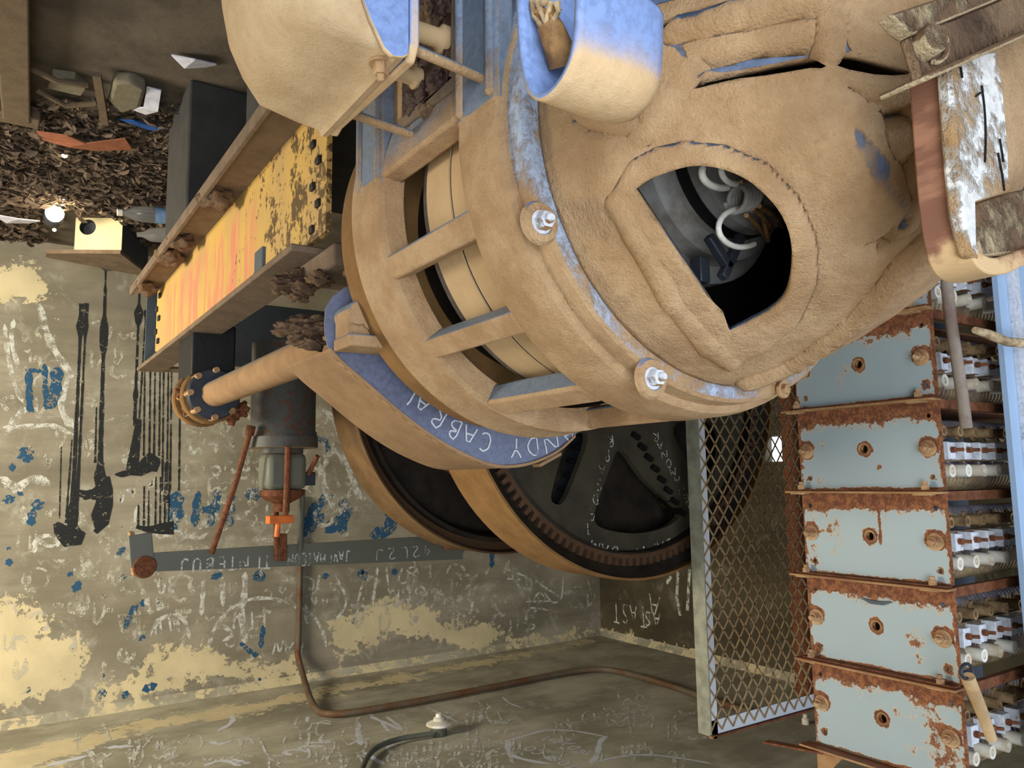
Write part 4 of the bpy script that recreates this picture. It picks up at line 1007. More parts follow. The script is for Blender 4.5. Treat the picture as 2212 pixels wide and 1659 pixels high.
# ================================================================== vertical cast unit with rods and lever bar
VX = aty(612, 900, 2.9).x
def zof(py, Y=2.9, px=612): return aty(px, py, Y).z
VU = thing('brake_solenoid', 'upright grey cast cylinder with a flange, standing behind the shaft', 'brake solenoid', (VX, 2.9, .89))
z0, z1, z2, z3, z4 = .88, zof(930), zof(945), zof(968), zof(980)
mb = MB(); mb.lathe([(0, z0), (.118, z0), (.118, z1), (.124, z2), (.128, z2), (.128, z3), (.075, z3), (.075, z4), (0, z4)], (VX, 2.9, 0), (0, 0, 1), 48); mb.build('cylinder', M['cast_grey'], VU, ang=30)
mb = MB(); zc = zof(1058)
mb.box((VX, 2.9, (z4 + zc) / 2), (.145, .14, zc - z4)); mb.build('coil_case', M['steel_bar'], VU, bevel=.02)
mb = MB(); mb.lathe([(0, 0), (.078, 0), (.08, .02), (.06, .035), (.03, .05), (.03, .08), (0, .08)], (VX, 2.9, zc), (0, 0, 1), 32); mb.build('cap', M['rust'], VU)
mb = MB(); mb.box((VX - .085, 2.87, zof(1035)), (.05, .05, .05)); mb.build('side_lug', M['dark_steel'], VU, bevel=.004)
for k in range(6):
    a = k * pi / 3 + .3; mb = MB(); mb.lathe([(0, 0), (.012, 0), (.012, .02), (0, .02)], (VX + cos(a) * .112, 2.9 + sin(a) * .112, z2 - .022), (0, 0, 1), 6); mb.build('flange_bolt', M['rust'], VU)
mb = MB(); mb.tube([aty(622, 965, 2.76), aty(620, 1045, 2.76), aty(617, 1110, 2.80)], .011, 10); mb.build('rod', M['rust'], VU)
mb = MB(); mb.tube([aty(596, 1070, 2.9), aty(597, 1180, 2.95)], .010, 10); mb.build('rod', M['rust'], VU)
mb = MB(); mb.tube([aty(655, 1045, 2.88), aty(686, 985, 2.80)], .009, 10); mb.build('lever_pin', M['rust'], VU)
mb = MB(); mb.tube([aty(654, 1058, 2.9), aty(648, 1190, 2.96)], .010, 10); mb.build('rod', M['conduit_grey'], VU)
mb = MB(); mb.box(aty(604, 1122, 2.86), (.088, .05, .028)); mb.tube([aty(601, 1130, 2.86), aty(598, 1160, 2.86)], .010, 10); mb.build('orange_tee', M['orange'], VU, bevel=.002)['label'] = 'orange tee handle'
mb = MB(); mb.tube([aty(542, 925, 2.84), aty(510, 1040, 2.9), aty(457, 1195, 2.98)], .010, 10); mb.tube([aty(543, 920, 2.84), aty(538, 940, 2.84)], .016, 10)
tag(mb.build('slanting_rod', M['rust']), 'thin rusty rod slanting from the grey cylinder up to the lever bar', 'rod')
LB = thing('lever_bar', 'long flat grey bar with chalk names, above the cast cylinder', 'flat bar', aty(640, 1200, 3.0))
b0, b1 = aty(312, 1214, 3.0), aty(1000, 1186, 3.0)
mb = MB(); hb = .088
zl, zr = b0.z, b1.z
mb.prism([(b0.x, 3.0, zl - hb / 2 + .015), (b1.x, 3.0, zr - hb / 2 - .02), (b1.x, 3.0, zr + hb / 2), (b0.x, 3.0, zl + hb / 2 - .01)], (0, .015, 0)); lbm = mb.build('bar', M['steel_bar'], LB)
mb = MB(); e0 = aty(305, 1188, 3.0); mb.box(e0, (.075, .02, .11), Matrix.Rotation(-.12, 3, 'Y')); mb.build('end_plate', M['steel_bar'], LB, bevel=.003)
mb = MB(); mb.box(aty(287, 1195, 3.03), (.014, .06, .15), Matrix.Rotation(-.12, 3, 'Y')); mb.build('edge_strip', M['guard_rim'], LB)
mb = MB(); mb.lathe([(0, 0), (.04, 0), (.036, .012), (0, .014)], aty(312, 1224, 2.995), (0, -1, 0), 20); mb.build('rust_pivot', M['rust'], LB)
mb = MB(); mb.box(aty(606, 1182, 2.97), (.042, .03, .10)); mb.build('clevis', M['rust'], LB, bevel=.004)
mb = MB(); TLb = lambda u, v: (u, 2.9994 - LAY[0] * .000015, v)
def lbp(px, py): p = aty(px, py, 3.0); return (p.x, p.z)
write(mb, 'TINTEBUJ', lbp(585, 1199), lbp(380, 1207), .048, .006, TLb); mb.build('chalk_writing', M['chalk_w'], lbm, smooth=False, fix=False); mb = MB(); write(mb, 'JAVIMATEON', lbp(755, 1188), lbp(618, 1199), .045, .005, TLb); mb.build('chalk_writing', M['chalk_w'], lbm, smooth=False, fix=False); mb = MB(); write(mb, '42L2J', lbp(930, 1178), lbp(800, 1188), .045, .004, TLb)
mb.build('chalk_writing', M['chalk_w'], lbm, smooth=False, fix=False)
mb = MB(); mb.bar(aty(960, 1178, 2.96), aty(1045, 1180, 2.9), .05, .03); mb.build('rusty_lug', M['rust'], LB, bevel=.006)

# ================================================================== wheels
WX, WZ, WR = -1.640, 1.070, .632
def wheel(name, label, x, z, R, y0, y1, rm='wheel_rim'):
    T = thing(name, label, 'wheel', (x, y0, z))
    L = lambda prof, mat, nm, seg=128: ylathe(prof, mat, nm, seg=seg, parent=T, c=(x, z))
    ym = (y0 + y1) / 2
    L([(R - .05, y0 + .06), (R - .012, y0 + .05), (R - .007, y0), (R, y0), (R + .001, y0 + .035), (R - .006, y0 + .05), (R - .006, y1 - .05), (R + .001, y1 - .035), (R, y1), (R - .05, y1)], M[rm], 'rim')
    return T, L
W1, L1 = wheel('gear_wheel', 'large spoked wheel with an inner ring of teeth, between the motor and the mesh gate', WX, WZ, WR, 1.75, 1.95)
L1([(WR - .042, 1.79), (WR - .0075, 1.765), (WR - .0075, 1.90), (WR - .042, 1.90)], M['wheel_dark'], 'rim_recess')
mb = MB(); nt = 132; vs = []; fs = []
r_o, r_i, r_t = WR - .040, WR - .076, WR - .06
pts = []
for k in range(nt):
    for (f_, r) in ((0, r_o), (.42, r_o), (.5, r_o - .022), (.92, r_o - .022)):
        a = 2 * pi * (k + f_) / nt; pts.append((r, a))
n = len(pts); back = []
for (r, a) in pts: vs.append((WX - r * cos(a), 1.775, WZ + r * sin(a)))
for (r, a) in pts: vs.append((WX - r * cos(a), 1.80, WZ + r * sin(a)))
for (r, a) in pts: vs.append((WX - r_i * cos(a), 1.775, WZ + r_i * sin(a)))
for i in range(n):
    j = (i + 1) % n; fs.append((i, j, n + j, n + i)); fs.append((2 * n + i, 2 * n + j, j, i))
mb.add(vs, fs); mb.build('tooth_ring', M['teeth'], W1, ang=25)
L1([(r_o - .026, 1.792), (r_o, 1.792), (r_o, 1.797), (r_o - .026, 1.797)], M['black'], 'tooth_gap_shade')  # black ring painting the shade between the teeth
L1([(r_i - .008, 1.80), (r_i - .004, 1.770), (r_i + .002, 1.775), (r_i + .002, 1.84), (r_i - .008, 1.84)], M['wheel_dark'], 'inner_ring')
SY = 1.80
def wp(px, py): p = aty(px, py, SY); return (p.x, p.z)
holes = [smooth_poly([wp(*p) for p in q], 2) for q in (
    [(1338, 955), (1382, 1035), (1422, 1108), (1468, 1110), (1478, 1135), (1440, 1160), (1372, 1176), (1295, 1160), (1276, 1138), (1290, 1095), (1315, 1020)],
    [(1231, 940), (1182, 1089), (1190, 1108), (1214, 1110), (1231, 1072), (1286, 925)],
    [(1398, 915), (1440, 905), (1530, 1085), (1500, 1100), (1478, 1100), (1440, 1010)])]
hol = [smooth_poly([wp(*p) for p in ((1338, 955), (1395, 1045), (1466, 1096), (1470, 1118), (1436, 1142), (1372, 1155), (1300, 1144), (1280, 1124), (1290, 1085), (1315, 1020))], 2),
       smooth_poly([wp(*p) for p in ((1225, 945), (1188, 1070), (1194, 1088), (1214, 1092), (1231, 1060), (1282, 925))], 2)]
for s_ in range(2, 6):   # the web's remaining openings, by symmetry about the hub
    a = s_ * pi / 3; q = []
    for (x, z) in hol[0]:
        dx, dz = x - WX, z - WZ; q.append((WX + dx * cos(a) - dz * sin(a), WZ + dx * sin(a) + dz * cos(a)))
    hol.append(q)
mb = MB(); mb.sheet(circle2((WX, WZ), r_i - .002, 96), hol[:2] + [smooth_poly([wp(*p) for p in ((1440, 910), (1478, 985), (1508, 1042), (1536, 1036), (1560, 980), (1552, 905))], 2)], lambda u, v: (u, SY, v), (0, .022, 0)); web1 = mb.build('spoke_web', M['wheel_web'], W1, ang=30)
mb = MB(); mb.bar(aty(1358, 925, 1.86), aty(1478, 1125, 1.86), .03, .10, (0, 1, 0))
mb.build('spoke_rib', M['teeth'], W1, bevel=.006)
for k in range(8):
    t = (k + .6) / 8.6; p = aty(1358 + 120 * t - 6, 925 + 200 * t + 4, 1.82); mb = MB(); mb.box(p, (.03, .07, .014), Matrix.Rotation(.5, 3, 'Y')); mb.build('rib_slot', M['black'], W1)
mb = MB(); mb.bar(aty(1268, 915, 1.90), aty(1208, 1110, 1.90), .05, .07, (0, 1, 0)); mb.build('spoke_rib', M['dark_steel'], W1, bevel=.008)
for k in range(6):
    t = (k + .5) / 6; p = aty(1265 - 58 * t, 925 + 180 * t, 1.855); mb = MB(); mb.box(p, (.045, .03, .006), Matrix.Rotation(.2, 3, 'Y')); mb.build('rib_slot', M['black'], W1)
L1([(0, 1.70), (.13, 1.70), (.14, 1.71), (.14, 1.94), (0, 1.94)], M['wheel_dark'], 'hub')
L1([(.0, 1.915), (.62, 1.915), (.62, 1.935), (0, 1.935)], M['wheel_dark'], 'back_disc')
mb = MB(); TW = lambda u, v: (u, SY - .0006 - LAY[0] * .000015, v)
mb2 = [wp(x, y) for x, y in ((1448, 1162), (1420, 1172), (1390, 1180), (1355, 1184), (1320, 1180), (1290, 1170), (1262, 1160))]
def cv(t, bl=mb2):
    s_ = t * (len(bl) - 1); i = min(int(s_), len(bl) - 2); f_ = s_ - i
    return (bl[i][0] * (1 - f_) + bl[i + 1][0] * f_, bl[i][1] * (1 - f_) + bl[i + 1][1] * f_)
write(mb, 'SANTN DANN', mb2[0], mb2[-1], .034, .005, TW, cv)
mb.build('chalk_writing', M['chalk_w'], web1, smooth=False, fix=False); mb = MB()
def wcol(text, a, b, hh, wd_):
    n = len(text)
    for i, ch in enumerate(text):
        t = (i + .5) / n; x = a[0] + (b[0] - a[0]) * t; y = a[1] + (b[1] - a[1]) * t
        write(mb, ch, wp(x + 8, y), wp(x - 9, y + 2), hh, wd_, TW)
wcol('TEDSAPR', (1262, 1145), (1318, 925), .034, .0035)
mb.build('chalk_writing', M['chalk_w'], web1, smooth=False, fix=False); mb = MB()
wcol('AGNAMONAR', (1492, 1095), (1408, 925), .028, .003)
mb.build('chalk_writing', M['chalk_w'], web1, smooth=False, fix=False)
W2, L2 = wheel('ochre_wheel', 'second large ochre-rimmed wheel farther back, dark inside, behind the guard', -1.682, 1.028, .655, 2.54, 2.74, 'wheel_rim2')
L2([(.0, 2.66), (.605, 2.66), (.605, 2.68), (.0, 2.68)], M['wheel_dark'], 'web_disc')
L2([(.58, 2.60), (.595, 2.56), (.61, 2.56), (.61, 2.66), (.58, 2.66)], M['wheel_dark'], 'inner_ring')
L2([(.0, 2.40), (.36, 2.40), (.38, 2.42), (.40, 2.50), (.40, 2.66), (.0, 2.66)], M['wheel_rim'], 'drum')
L2([(0, 1.96), (.10, 1.96), (.10, 2.40), (0, 2.40)], M['wheel_dark'], 'axle')
# steel stand that carries the wheels' axle
mb = MB(); mb.box((WX, 2.15, (FZ + .92) / 2), (.30, .24, .92 - FZ)); tag(mb.build('axle_stand', M['pier'], None, bevel=.01), 'dark stand under the axle between the two large wheels', 'stand')

# ================================================================== resistor cabinet: stacked enamelled boxes
RX = -1.5
ZJ = [.902, 1.080, 1.257, 1.434, 1.612, 1.790, 1.968]
YN, YR = .776, 1.092
def pl_uv(px, py): p = atx(px, py, RX); return (p.y, p.z)
zb2 = ZJ[2]
ctr = pl_uv(1867, 970); bR = pl_uv(2005, 968); bL = pl_uv(1743, 975)
def rel(q): return (q[0], q[1] - zb2)
cH, cR, cL = rel(ctr), rel(bR), rel(bL)
small = [rel(pl_uv(2005, 898)), rel(pl_uv(2015, 1030)), rel(pl_uv(1740, 918)), rel(pl_uv(1750, 1034))]
pitch = ZJ[3] - ZJ[2]
def make_unit(z, label, patches=(), run=None):
    T = thing('resistor_box', label, 'resistor box', (RX, (YN + YR) / 2, z), 'stacked resistor boxes')
    hs_ = [circle2((cH[0], z + cH[1]), .0085, 20)] + [circle2((q[0], z + q[1]), .0048, 14) for q in small]
    e = .006
    outer = [(YN, z + .004), (YR, z + .004), (YR, z + pitch - .004), (YN, z + pitch - .004)]
    mb = MB(); mb.sheet(outer, hs_, lambda u, v: (RX, u, v), (-.003, 0, 0), step=e)
    o = mb.build('end_plate', M['plate'], T, smooth=False, fix=True)
    me = o.data; P = np.array([(v.co.y, v.co.z) for v in me.vertices])
    a = 1.1 * np.exp(-np.maximum(P[:, 1] - z - .020, 0) / .020)
    a = np.maximum(a, .95 * np.exp(-np.maximum(P[:, 0] - YN - .002, 0) / .006))
    a = np.maximum(a, .55 * np.exp(-np.maximum(z + pitch - P[:, 1] - .004, 0) / .006))
    a = np.maximum(a, .5 * np.exp(-np.maximum(YR - P[:, 0] - .006, 0) / .008))
    for (c_, r_, k_) in [(cH, .017, 1.0), (cR, .024, .72), (cL, .024, .72)] + [(q, .010, .55) for q in small]:
        d = np.hypot(P[:, 0] - c_[0], P[:, 1] - z - c_[1] + (.004 if r_ > .02 else 0)); a = np.maximum(a, k_ * np.exp(-np.maximum(d - r_ * .75, 0) / .005))
    for (px, py, r_, k_) in patches:
        q = pl_uv(px, py); d = np.hypot(P[:, 0] - q[0], P[:, 1] - q[1]); a = np.maximum(a, k_ * np.exp(-(d / r_) ** 2))
    if run:
        q = pl_uv(*run); a = np.maximum(a, .75 * np.exp(-np.abs(P[:, 0] - q[0]) / .003) * (P[:, 1] < q[1]))
    at_ = me.attributes.new('rust', 'FLOAT', 'POINT'); at_.data.foreach_set('value', a.astype(np.float32))
    # folded flange at the foot of the plate, its oblong washers and bolts
    mb = MB(); mb.box((RX + .012, (YN + YR) / 2 + .010, z + .0015), (.036, YR - YN + .024, .005)); mb.build('flange', M['plate_flange'], T, bevel=.001)
    mb = MB(); mb.box((RX + .010, (YN + YR) / 2 + .006, z - .003), (.020, YR - YN + .006, .0025)); mb.build('flange', M['rust'], T)
    for y in (YN + .032, YR - .010):
        mb = MB(); mb.lathe([(0, 0), (.008, 0), (.008, .009), (0, .009)], (RX + .014, y, z - .004), (0, 0, -1), 6); mb.lathe([(0, 0), (.005, 0), (.005, .007), (0, .007)], (RX + .014, y, z - .013), (0, 0, -1), 10)
        mb.box((RX + .014, y + .004, z + .005), (.020, .034, .004)); mb.build('flange_bolt', M['bolt'], T, ang=30)
    for c_ in (cR, cL):
        mb = MB(); p = Vector((RX, c_[0], z + c_[1])); mb.lathe([(0, 0), (.0165, 0), (.0165, .002), (.014, .003), (0, .003)], p, (1, 0, 0), 32)
        mb.lathe([(0, .003), (.0115, .003), (.0115, .006), (.0095, .0065), (.0095, .014), (0, .014)], p, (1, 0, 0), 6); mb.lathe([(0, .014), (.006, .014), (.006, .022), (.004, .024), (0, .024)], p, (1, 0, 0), 16)
        mb.build('plate_bolt', M['bolt'], T, ang=30)
    mb = MB(); p = Vector((RX, cH[0], z + cH[1])); mb.lathe([(.0085, -.010), (.0085, .0015), (.0125, .0022), (.0135, .0005), (.0135, -.001)], p, (1, 0, 0), 28); mb.build('hole_grommet', M['plate_flange'], T)
    mb = MB(); mb.lathe([(0, -.012), (.012, -.012), (.012, -.004)], p, (1, 0, 0), 20); mb.build('rod_end', M['black'], T)
    # ribbed resistor tubes running back from the plate
    for zz, R_ in ((z + .050, .017), (z + .146, .032)):
        pr = [(.004, 0)]; x = .02; 
        while x < .62: pr += [(R_ * .80, x), (R_, x + .002), (R_, x + .006), (R_ * .80, x + .008)]; x += .0145
        pr += [(.004, x)]
        mb = MB(); mb.lathe(pr, (RX - .006, YN + .072, zz), (-1, 0, 0), 28); mb.build('resistor_tube', M['coil'], T, ang=40)
    for k in range(6):
        x = RX - .045 - k * .062
        for zz, r_, L_ in ((z + .060, .0105, .040), (z + .138, .0125, .045)):
            c = Vector((x - (.01 if zz > z + .1 else 0), YN + .058, zz))
            if zz > z + .1: mb = MB(); mb.lathe([(0, -.003), (.030, -.003), (.031, 0), (.030, .004), (0, .004)], c, (-.25, -1, 0), 28); mb.build('coil_disc', M['coil'], T, ang=40)
            mb = MB(); mb.lathe([(0, 0), (r_ * 1.5, 0), (r_ * 1.55, .004), (r_, .006), (r_, L_), (r_ * .55, L_), (r_ * .5, L_ - .012), (0, L_ - .012)], c, (0, -1, 0), 24)
            mb.build('bushing', M['ceramic'] if zz > z + .1 else M['knob'], T, ang=40)
        if k < 5:
            c = Vector((x - .024, YN + .030, z + .099)); mb = MB(); mb.box(c, (.030, .022, .034)); mb.box(c + Vector((.018, .0, 0)), (.003, .03, .036)); cl = mb.build('terminal_clip', M['clip'], T, bevel=.0015)
            mb = MB(); mb.lathe([(0, 0), (.0065, 0), (.0065, .008), (0, .008)], c + Vector((0, -.011, -.002)), (0, -1, 0), 6); mb.lathe([(0, 0), (.0035, 0), (.0035, .018), (0, .018)], c + Vector((-.002, -.014, -.002)), (-.6, -1, 0), 8); mb.build('clip_screw', M['rust'], cl, ang=30)
    mb = MB(); mb.box((RX - .33, YN + .048, z + .099), (.62, .012, .040)); mb.build('clip_rail', M['beam_flange'], T)
    mb = MB(); mb.box((RX - .345, YN + .20, z + .006), (.66, .20, .004)); mb.box((RX - .345, YN + .012, z + .009), (.66, .012, .018)); mb.build('bottom_rail', M['rust'], T)
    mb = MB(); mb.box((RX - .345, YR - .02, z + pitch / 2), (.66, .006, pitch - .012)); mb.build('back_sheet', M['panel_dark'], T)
    return T
labs = ['resistor box partly hidden behind the motor dome, under all the others', 'resistor box with blue-grey end plate beside the tip of the brown strap',
        'resistor box next to the bright opening, end plate rusted along one edge', 'resistor box with a thin rust run down the middle of its end plate',
        'resistor box with a curled paint flake beside its rusty edge', 'resistor box nearest the ceiling, its end plate speckled with rust']
pat = [(), [(1880, 740, .035, .45), (1900, 720, .03, .6), (1930, 710, .02, .5), (1820, 800, .03, .3)], [(1780, 960, .03, .4), (1900, 1010, .008, .6), (1775, 1035, .02, .45)],
       [(1800, 1150, .05, .33), (1760, 1180, .02, .4)], [(1980, 1390, .03, .42), (1985, 1420, .02, .4), (1765, 1400, .02, .4)], [(2010, 1560, .05, .42), (2040, 1630, .05, .5), (1985, 1600, .05, .36), (1935, 1540, .02, .45)]]
for k in range(6): u_ = make_unit(ZJ[k], labs[k], pat[k], (1903, 1180) if k == 3 else None)
fl_ = [atx(x, y, RX + .004) for x, y in ((1862, 1292), (1880, 1300), (1905, 1303), (1925, 1300))]
mb = MB(); mb.tube(fl_, [.002, .004, .004, .0015], 8); mb.build('paint_flake', M['panel_dark'], [o for o in bpy.data.objects if o.name.startswith('resistor_box')][4])
# top strip under the last box, with a pointed gusset and a loose strap
TS = thing('top_strap', 'rusty angled strap sticking out at the ceiling end of the resistor stack', 'metal strap', (RX, 1.1, ZJ[6]))
mb = MB(); mb.box((RX + .012, (YN + YR) / 2 + .01, ZJ[6] + .002), (.034, YR - YN + .024, .004)); mb.build('flange', M['plate_flange'], TS)
mb = MB(); mb.bar((RX + .02, 1.06, ZJ[6] + .006), atx(1655, 1602, RX + .02), .022, .004); mb.build('loose_strip', M['rust'], TS)
mb = MB(); mb.prism([(RX + .01, 1.085, ZJ[6] + .004), (RX + .01, 1.02, ZJ[6] + .004), (RX + .01, 1.085, ZJ[6] + .075)], (-.004, 0, 0)); mb.build('gusset', M['plate_flange'], TS)
# posts of the cabinet
def post(a, b, d, mat, name, label, cat='post'):
    mb = MB(); mb.box(((a[0] + b[0]) / 2, (a[1] + b[1]) / 2, (a[2] + b[2]) / 2), d); return tag(mb.build(name, mat, None, bevel=.002), label, cat)
pp = aty(2180, 950, .735)
CB = thing('cabinet_post', 'pale blue enamelled upright post at the right edge, beside the resistor rows', 'post', (pp.x - .06, .735, FZ))
mb = MB(); mb.box((pp.x - .062, .735, (FZ + CZ) / 2), (.124, .012, CZ - FZ - .01)); mb.build('post_face', M['panel_blue'], CB, bevel=.001)
mb = MB(); mb.box((pp.x - .055, .724, (FZ + CZ) / 2), (.032, .010, CZ - FZ - .02)); mb.build('edge_strip', M['clip'], CB)
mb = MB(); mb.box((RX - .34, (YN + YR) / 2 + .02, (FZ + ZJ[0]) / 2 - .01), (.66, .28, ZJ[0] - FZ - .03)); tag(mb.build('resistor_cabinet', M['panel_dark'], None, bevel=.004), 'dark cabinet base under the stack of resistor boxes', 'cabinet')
mb = MB(); mb.box((RX - .33, YR + .03, (ZJ[6] + CZ) / 2), (.04, .04, CZ - ZJ[6] - .01)); mb.build('hanger', M['rust'], TS)
# sticks
mb = MB(); mb.tube([aty(2040, 560, .735), aty(2052, 680, .735), aty(2078, 850, .735), aty(2088, 925, .735)], .0105, 16); q_ = mb
tag(q_.build('conduit_tube', M['stick']), 'grey tube slanting across the resistor rows, below the brown strap', 'tube')
TT = thing('taped_tube', 'short tan taped tube with a ring end, low among the resistor rows', 'tube', aty(2110, 1520, .72))
mb = MB(); mb.tube([aty(2090, 1462, .72), aty(2118, 1530, .72), aty(2142, 1596, .72)], [.0115, .0105, .009], 16); mb.build('tube', M['stick_tan'], TT)
mb = MB(); q = [aty(2088 + 12 * cos(a), 1450 + 16 * sin(a), .72) for a in np.linspace(0, 2 * pi, 16)]; mb.tube(q, .003, 8); mb.build('ring_end', M['dark_steel'], TT)
mb = MB(); mb.tube([aty(2106, 713, .66), aty(2135, 722, .66), aty(2175, 738, .655), aty(2240, 745, .65), aty(2330, 760, .64)], [.006, .0085, .0085, .008, .008], 10)
o = tag(mb.build('broken_stick', M['wood']), 'splintered pale stick poking in front of the blue post', 'stick')

# ================================================================== brown strap, dusty bar and bolt close to the camera
SX = -1.0
def sp(px, py, Y=.40): return aty(px, py, Y)
ST = thing('fibre_strap', 'thick U-bent strap, brown edge and flaking white side, in front of the motor', 'strap', sp(2060, 350))
YS = .305
# outer faces: the brown edge looks along the camera, the white side looks the other way
o_l = [(1992, 150), (1998, 260), (2008, 360), (2018, 450), (2024, 520), (2036, 572), (2062, 612), (2100, 632), (2150, 634), (2190, 612), (2215, 578), (2290, 560)]
o_r = [(2055, 140), (2060, 260), (2068, 360), (2078, 430), (2085, 500), (2100, 560), (2122, 575), (2165, 570), (2212, 553), (2290, 536)]
# brown edge: a band from o_l to mid line
L_ = [(1990, 130), (2000, 260), (2010, 370), (2019, 455), (2026, 525), (2040, 578), (2064, 612), (2100, 631), (2145, 636), (2185, 622), (2206, 596), (2300, 574)]
I_ = [(2052, 130), (2062, 260), (2071, 370), (2080, 455), (2088, 505), (2098, 545), (2112, 574), (2136, 592), (2165, 594), (2190, 586), (2214, 572), (2300, 552)]
pi_ = smooth_poly([tuple(aty(x, y, YS)) for x, y in I_], 2, False)
mb = MB(); vs = []; fs = []; DS = .036
for i, a in enumerate(pi_):
    t_ = Vector(pi_[min(i + 1, len(pi_) - 1)]) - Vector(pi_[max(i - 1, 0)]); nrm = Vector((-t_.z, 0, t_.x)).normalized()
    a = Vector(a); inn_ = a - nrm * .015 if (a - nrm * .015 - aty(2150, 300, YS)).length < (a + nrm * .015 - aty(2150, 300, YS)).length else a + nrm * .015
    vs += [a, inn_, inn_ + Vector((0, DS, 0)), a + Vector((0, DS, 0))]
for i in range(len(pi_) - 1):
    for j in range(4): fs.append((i * 4 + j, i * 4 + (j + 1) % 4, (i + 1) * 4 + (j + 1) % 4, (i + 1) * 4 + j))
fs += [(0, 1, 2, 3), tuple((len(pi_) - 1) * 4 + j for j in (3, 2, 1, 0))]
mb.add(vs, fs); mb.build('strap_edge', M['strap_edge'], ST, bevel=.002, ang=50)
W_ = [(2050, 120), (2158, 110), (2172, 230), (2180, 330), (2184, 412), (2110, 436), (2112, 520), (2118, 562), (2100, 548), (2088, 505), (2078, 455), (2069, 370), (2060, 260)]
mb = MB(); mb.prism([tuple(aty(x, y, YS - .002)) for x, y in W_], (0, .012, 0)); mb.build('white_side', M['strap'], ST, bevel=.003)['label'] = 'side with flaking white paint'
# splits in the paint
mb = MB()
for pts in ([(2121, 185), (2128, 240), (2130, 300), (2128, 350)], [(2156, 330), (2166, 380), (2170, 412)], [(2075, 145), (2079, 168)], [(2160, 300), (2168, 350)], [(2118, 200), (2108, 208)]):
    q = [aty(x, y, YS - .003) for x, y in smooth_poly(pts, 1, False)]; mb.tube(q, .0009, 6)
mb.build('paint_crack', M['black'], ST)
mb = MB(); B_ = [(2111, 438), (2180, 415), (2330, 385), (2330, 520), (2212, 545), (2122, 556), (2112, 520)]
mb.prism([tuple(aty(x, y, YS + .006)) for x, y in B_], (0, .015, 0)); tag(mb.build('rusty_block', M['bar_dust'], None, bevel=.003), 'brown crumbly rusted block held in the bend of the strap', 'block')
# the slanting dusty bar with its round pin
DB = thing('dusty_bar', 'slanting square bar under thick crumbly dust, crossing the top right corner of the photo', 'bar', aty(2080, 60, .44))
YD = .285
top_ = [(1914, 38), (2010, 4), (2080, -30), (2360, -150), (2360, -20), (2212, 38), (2110, 75), (1975, 80), (1940, 62)]
mb = MB(); F_ = [(1962, 80), (2030, 52), (2120, 15), (2380, -95), (2380, 0), (2212, 78), (2100, 122), (1992, 178), (1985, 150)]
T_ = [(1914, 36), (2010, 4), (2110, -36), (2380, -140), (2380, -95), (2120, 15), (2030, 52), (1962, 80), (1938, 62)]
mb.prism([tuple(aty(x, y, YD)) for x, y in F_], (0, .008, 0)); mb.build('bar_face', M['grease'], DB, bevel=.002)
mb = MB()
Tp = [Vector(aty(x, y, YD)) for x, y in T_]
mb.prism([tuple(p + Vector((0, -.004, 0))) for p in Tp], (0, .012, 0)); mb.build('bar_ledge', M['bar_dust'], DB, bevel=.003)
mb = MB(); p0, p1 = aty(1990, 172, YD), aty(2380, -2, YD); mb.bar(p0 + Vector((0, .014, 0)), p1 + Vector((0, .014, 0)), .04, .005); mb.build('bottom_edge', M['bar_dust'], DB, bevel=.002)
pc = aty(2003, 92, YD - .006); mb = MB(); mb.lathe([(0, 0), (.0105, 0), (.0115, .002), (.0115, .019), (.0105, .021), (.008, .021), (0, .020)], pc + Vector((-.004, .012, 0)), Vector((.30, -1, 0)), 32); mb.build('pin', M['bar_dust'], DB, ang=40)
mb = MB(); q = [aty(2020 + 26 * cos(a), 100 + 34 * sin(a), YD - .004) for a in np.linspace(-1.6, 1.7, 12)]; mb.tube(q, .0022, 8); mb.build('snap_ring', M['bar_dust'], DB)
# ================================================================== mesh gate
MY = 1.60
GT = thing('mesh_gate', 'tall expanded-metal mesh panel in a grey zinc frame, between wheel and resistor stack', 'mesh gate', (-2.1, MY, .3))
gx0, gx1, gz0, gz1 = -1.728, -2.66, .30, 2.125
mb = MB(); mb.box((gx0, MY + .022, (gz0 + gz1) / 2), (.004, .048, gz1 - gz0)); mb.build('frame_side', M['mesh_frame'], GT); mb = MB(); mb.box((gx1, MY + .022, (gz0 + gz1) / 2), (.004, .048, gz1 - gz0)); mb.build('frame_side', M['mesh_frame'], GT)
mb = MB(); mb.box((gx0 - .016, MY + .004, (gz0 + gz1) / 2), (.030, .003, gz1 - gz0)); mb.box(((gx0 + gx1) / 2, MY + .004, gz1 - .020), (gx0 - gx1, .003, .040)); mb.build('frame_flange', M['mesh_flange'], GT)
mb = MB(); mb.box(((gx0 + gx1) / 2, MY + .022, gz1), (gx0 - gx1, .048, .004)); mb.box(((gx0 + gx1) / 2, MY - .004, gz1 + .001), (gx0 - gx1, .012, .006)); mb.build('frame_rail', M['rust'], GT)
mb = MB(); mb.box((gx0 - .004, MY - .004, gz1), (.020, .012, .008)); mb.build('frame_corner', M['wheel_rim'], GT)
mb = MB(); px_, pz_ = .0465, .0600; ncol = int((gx0 - gx1) / px_); nrow = int((gz1 - gz0 - .01) / (pz_ / 2))
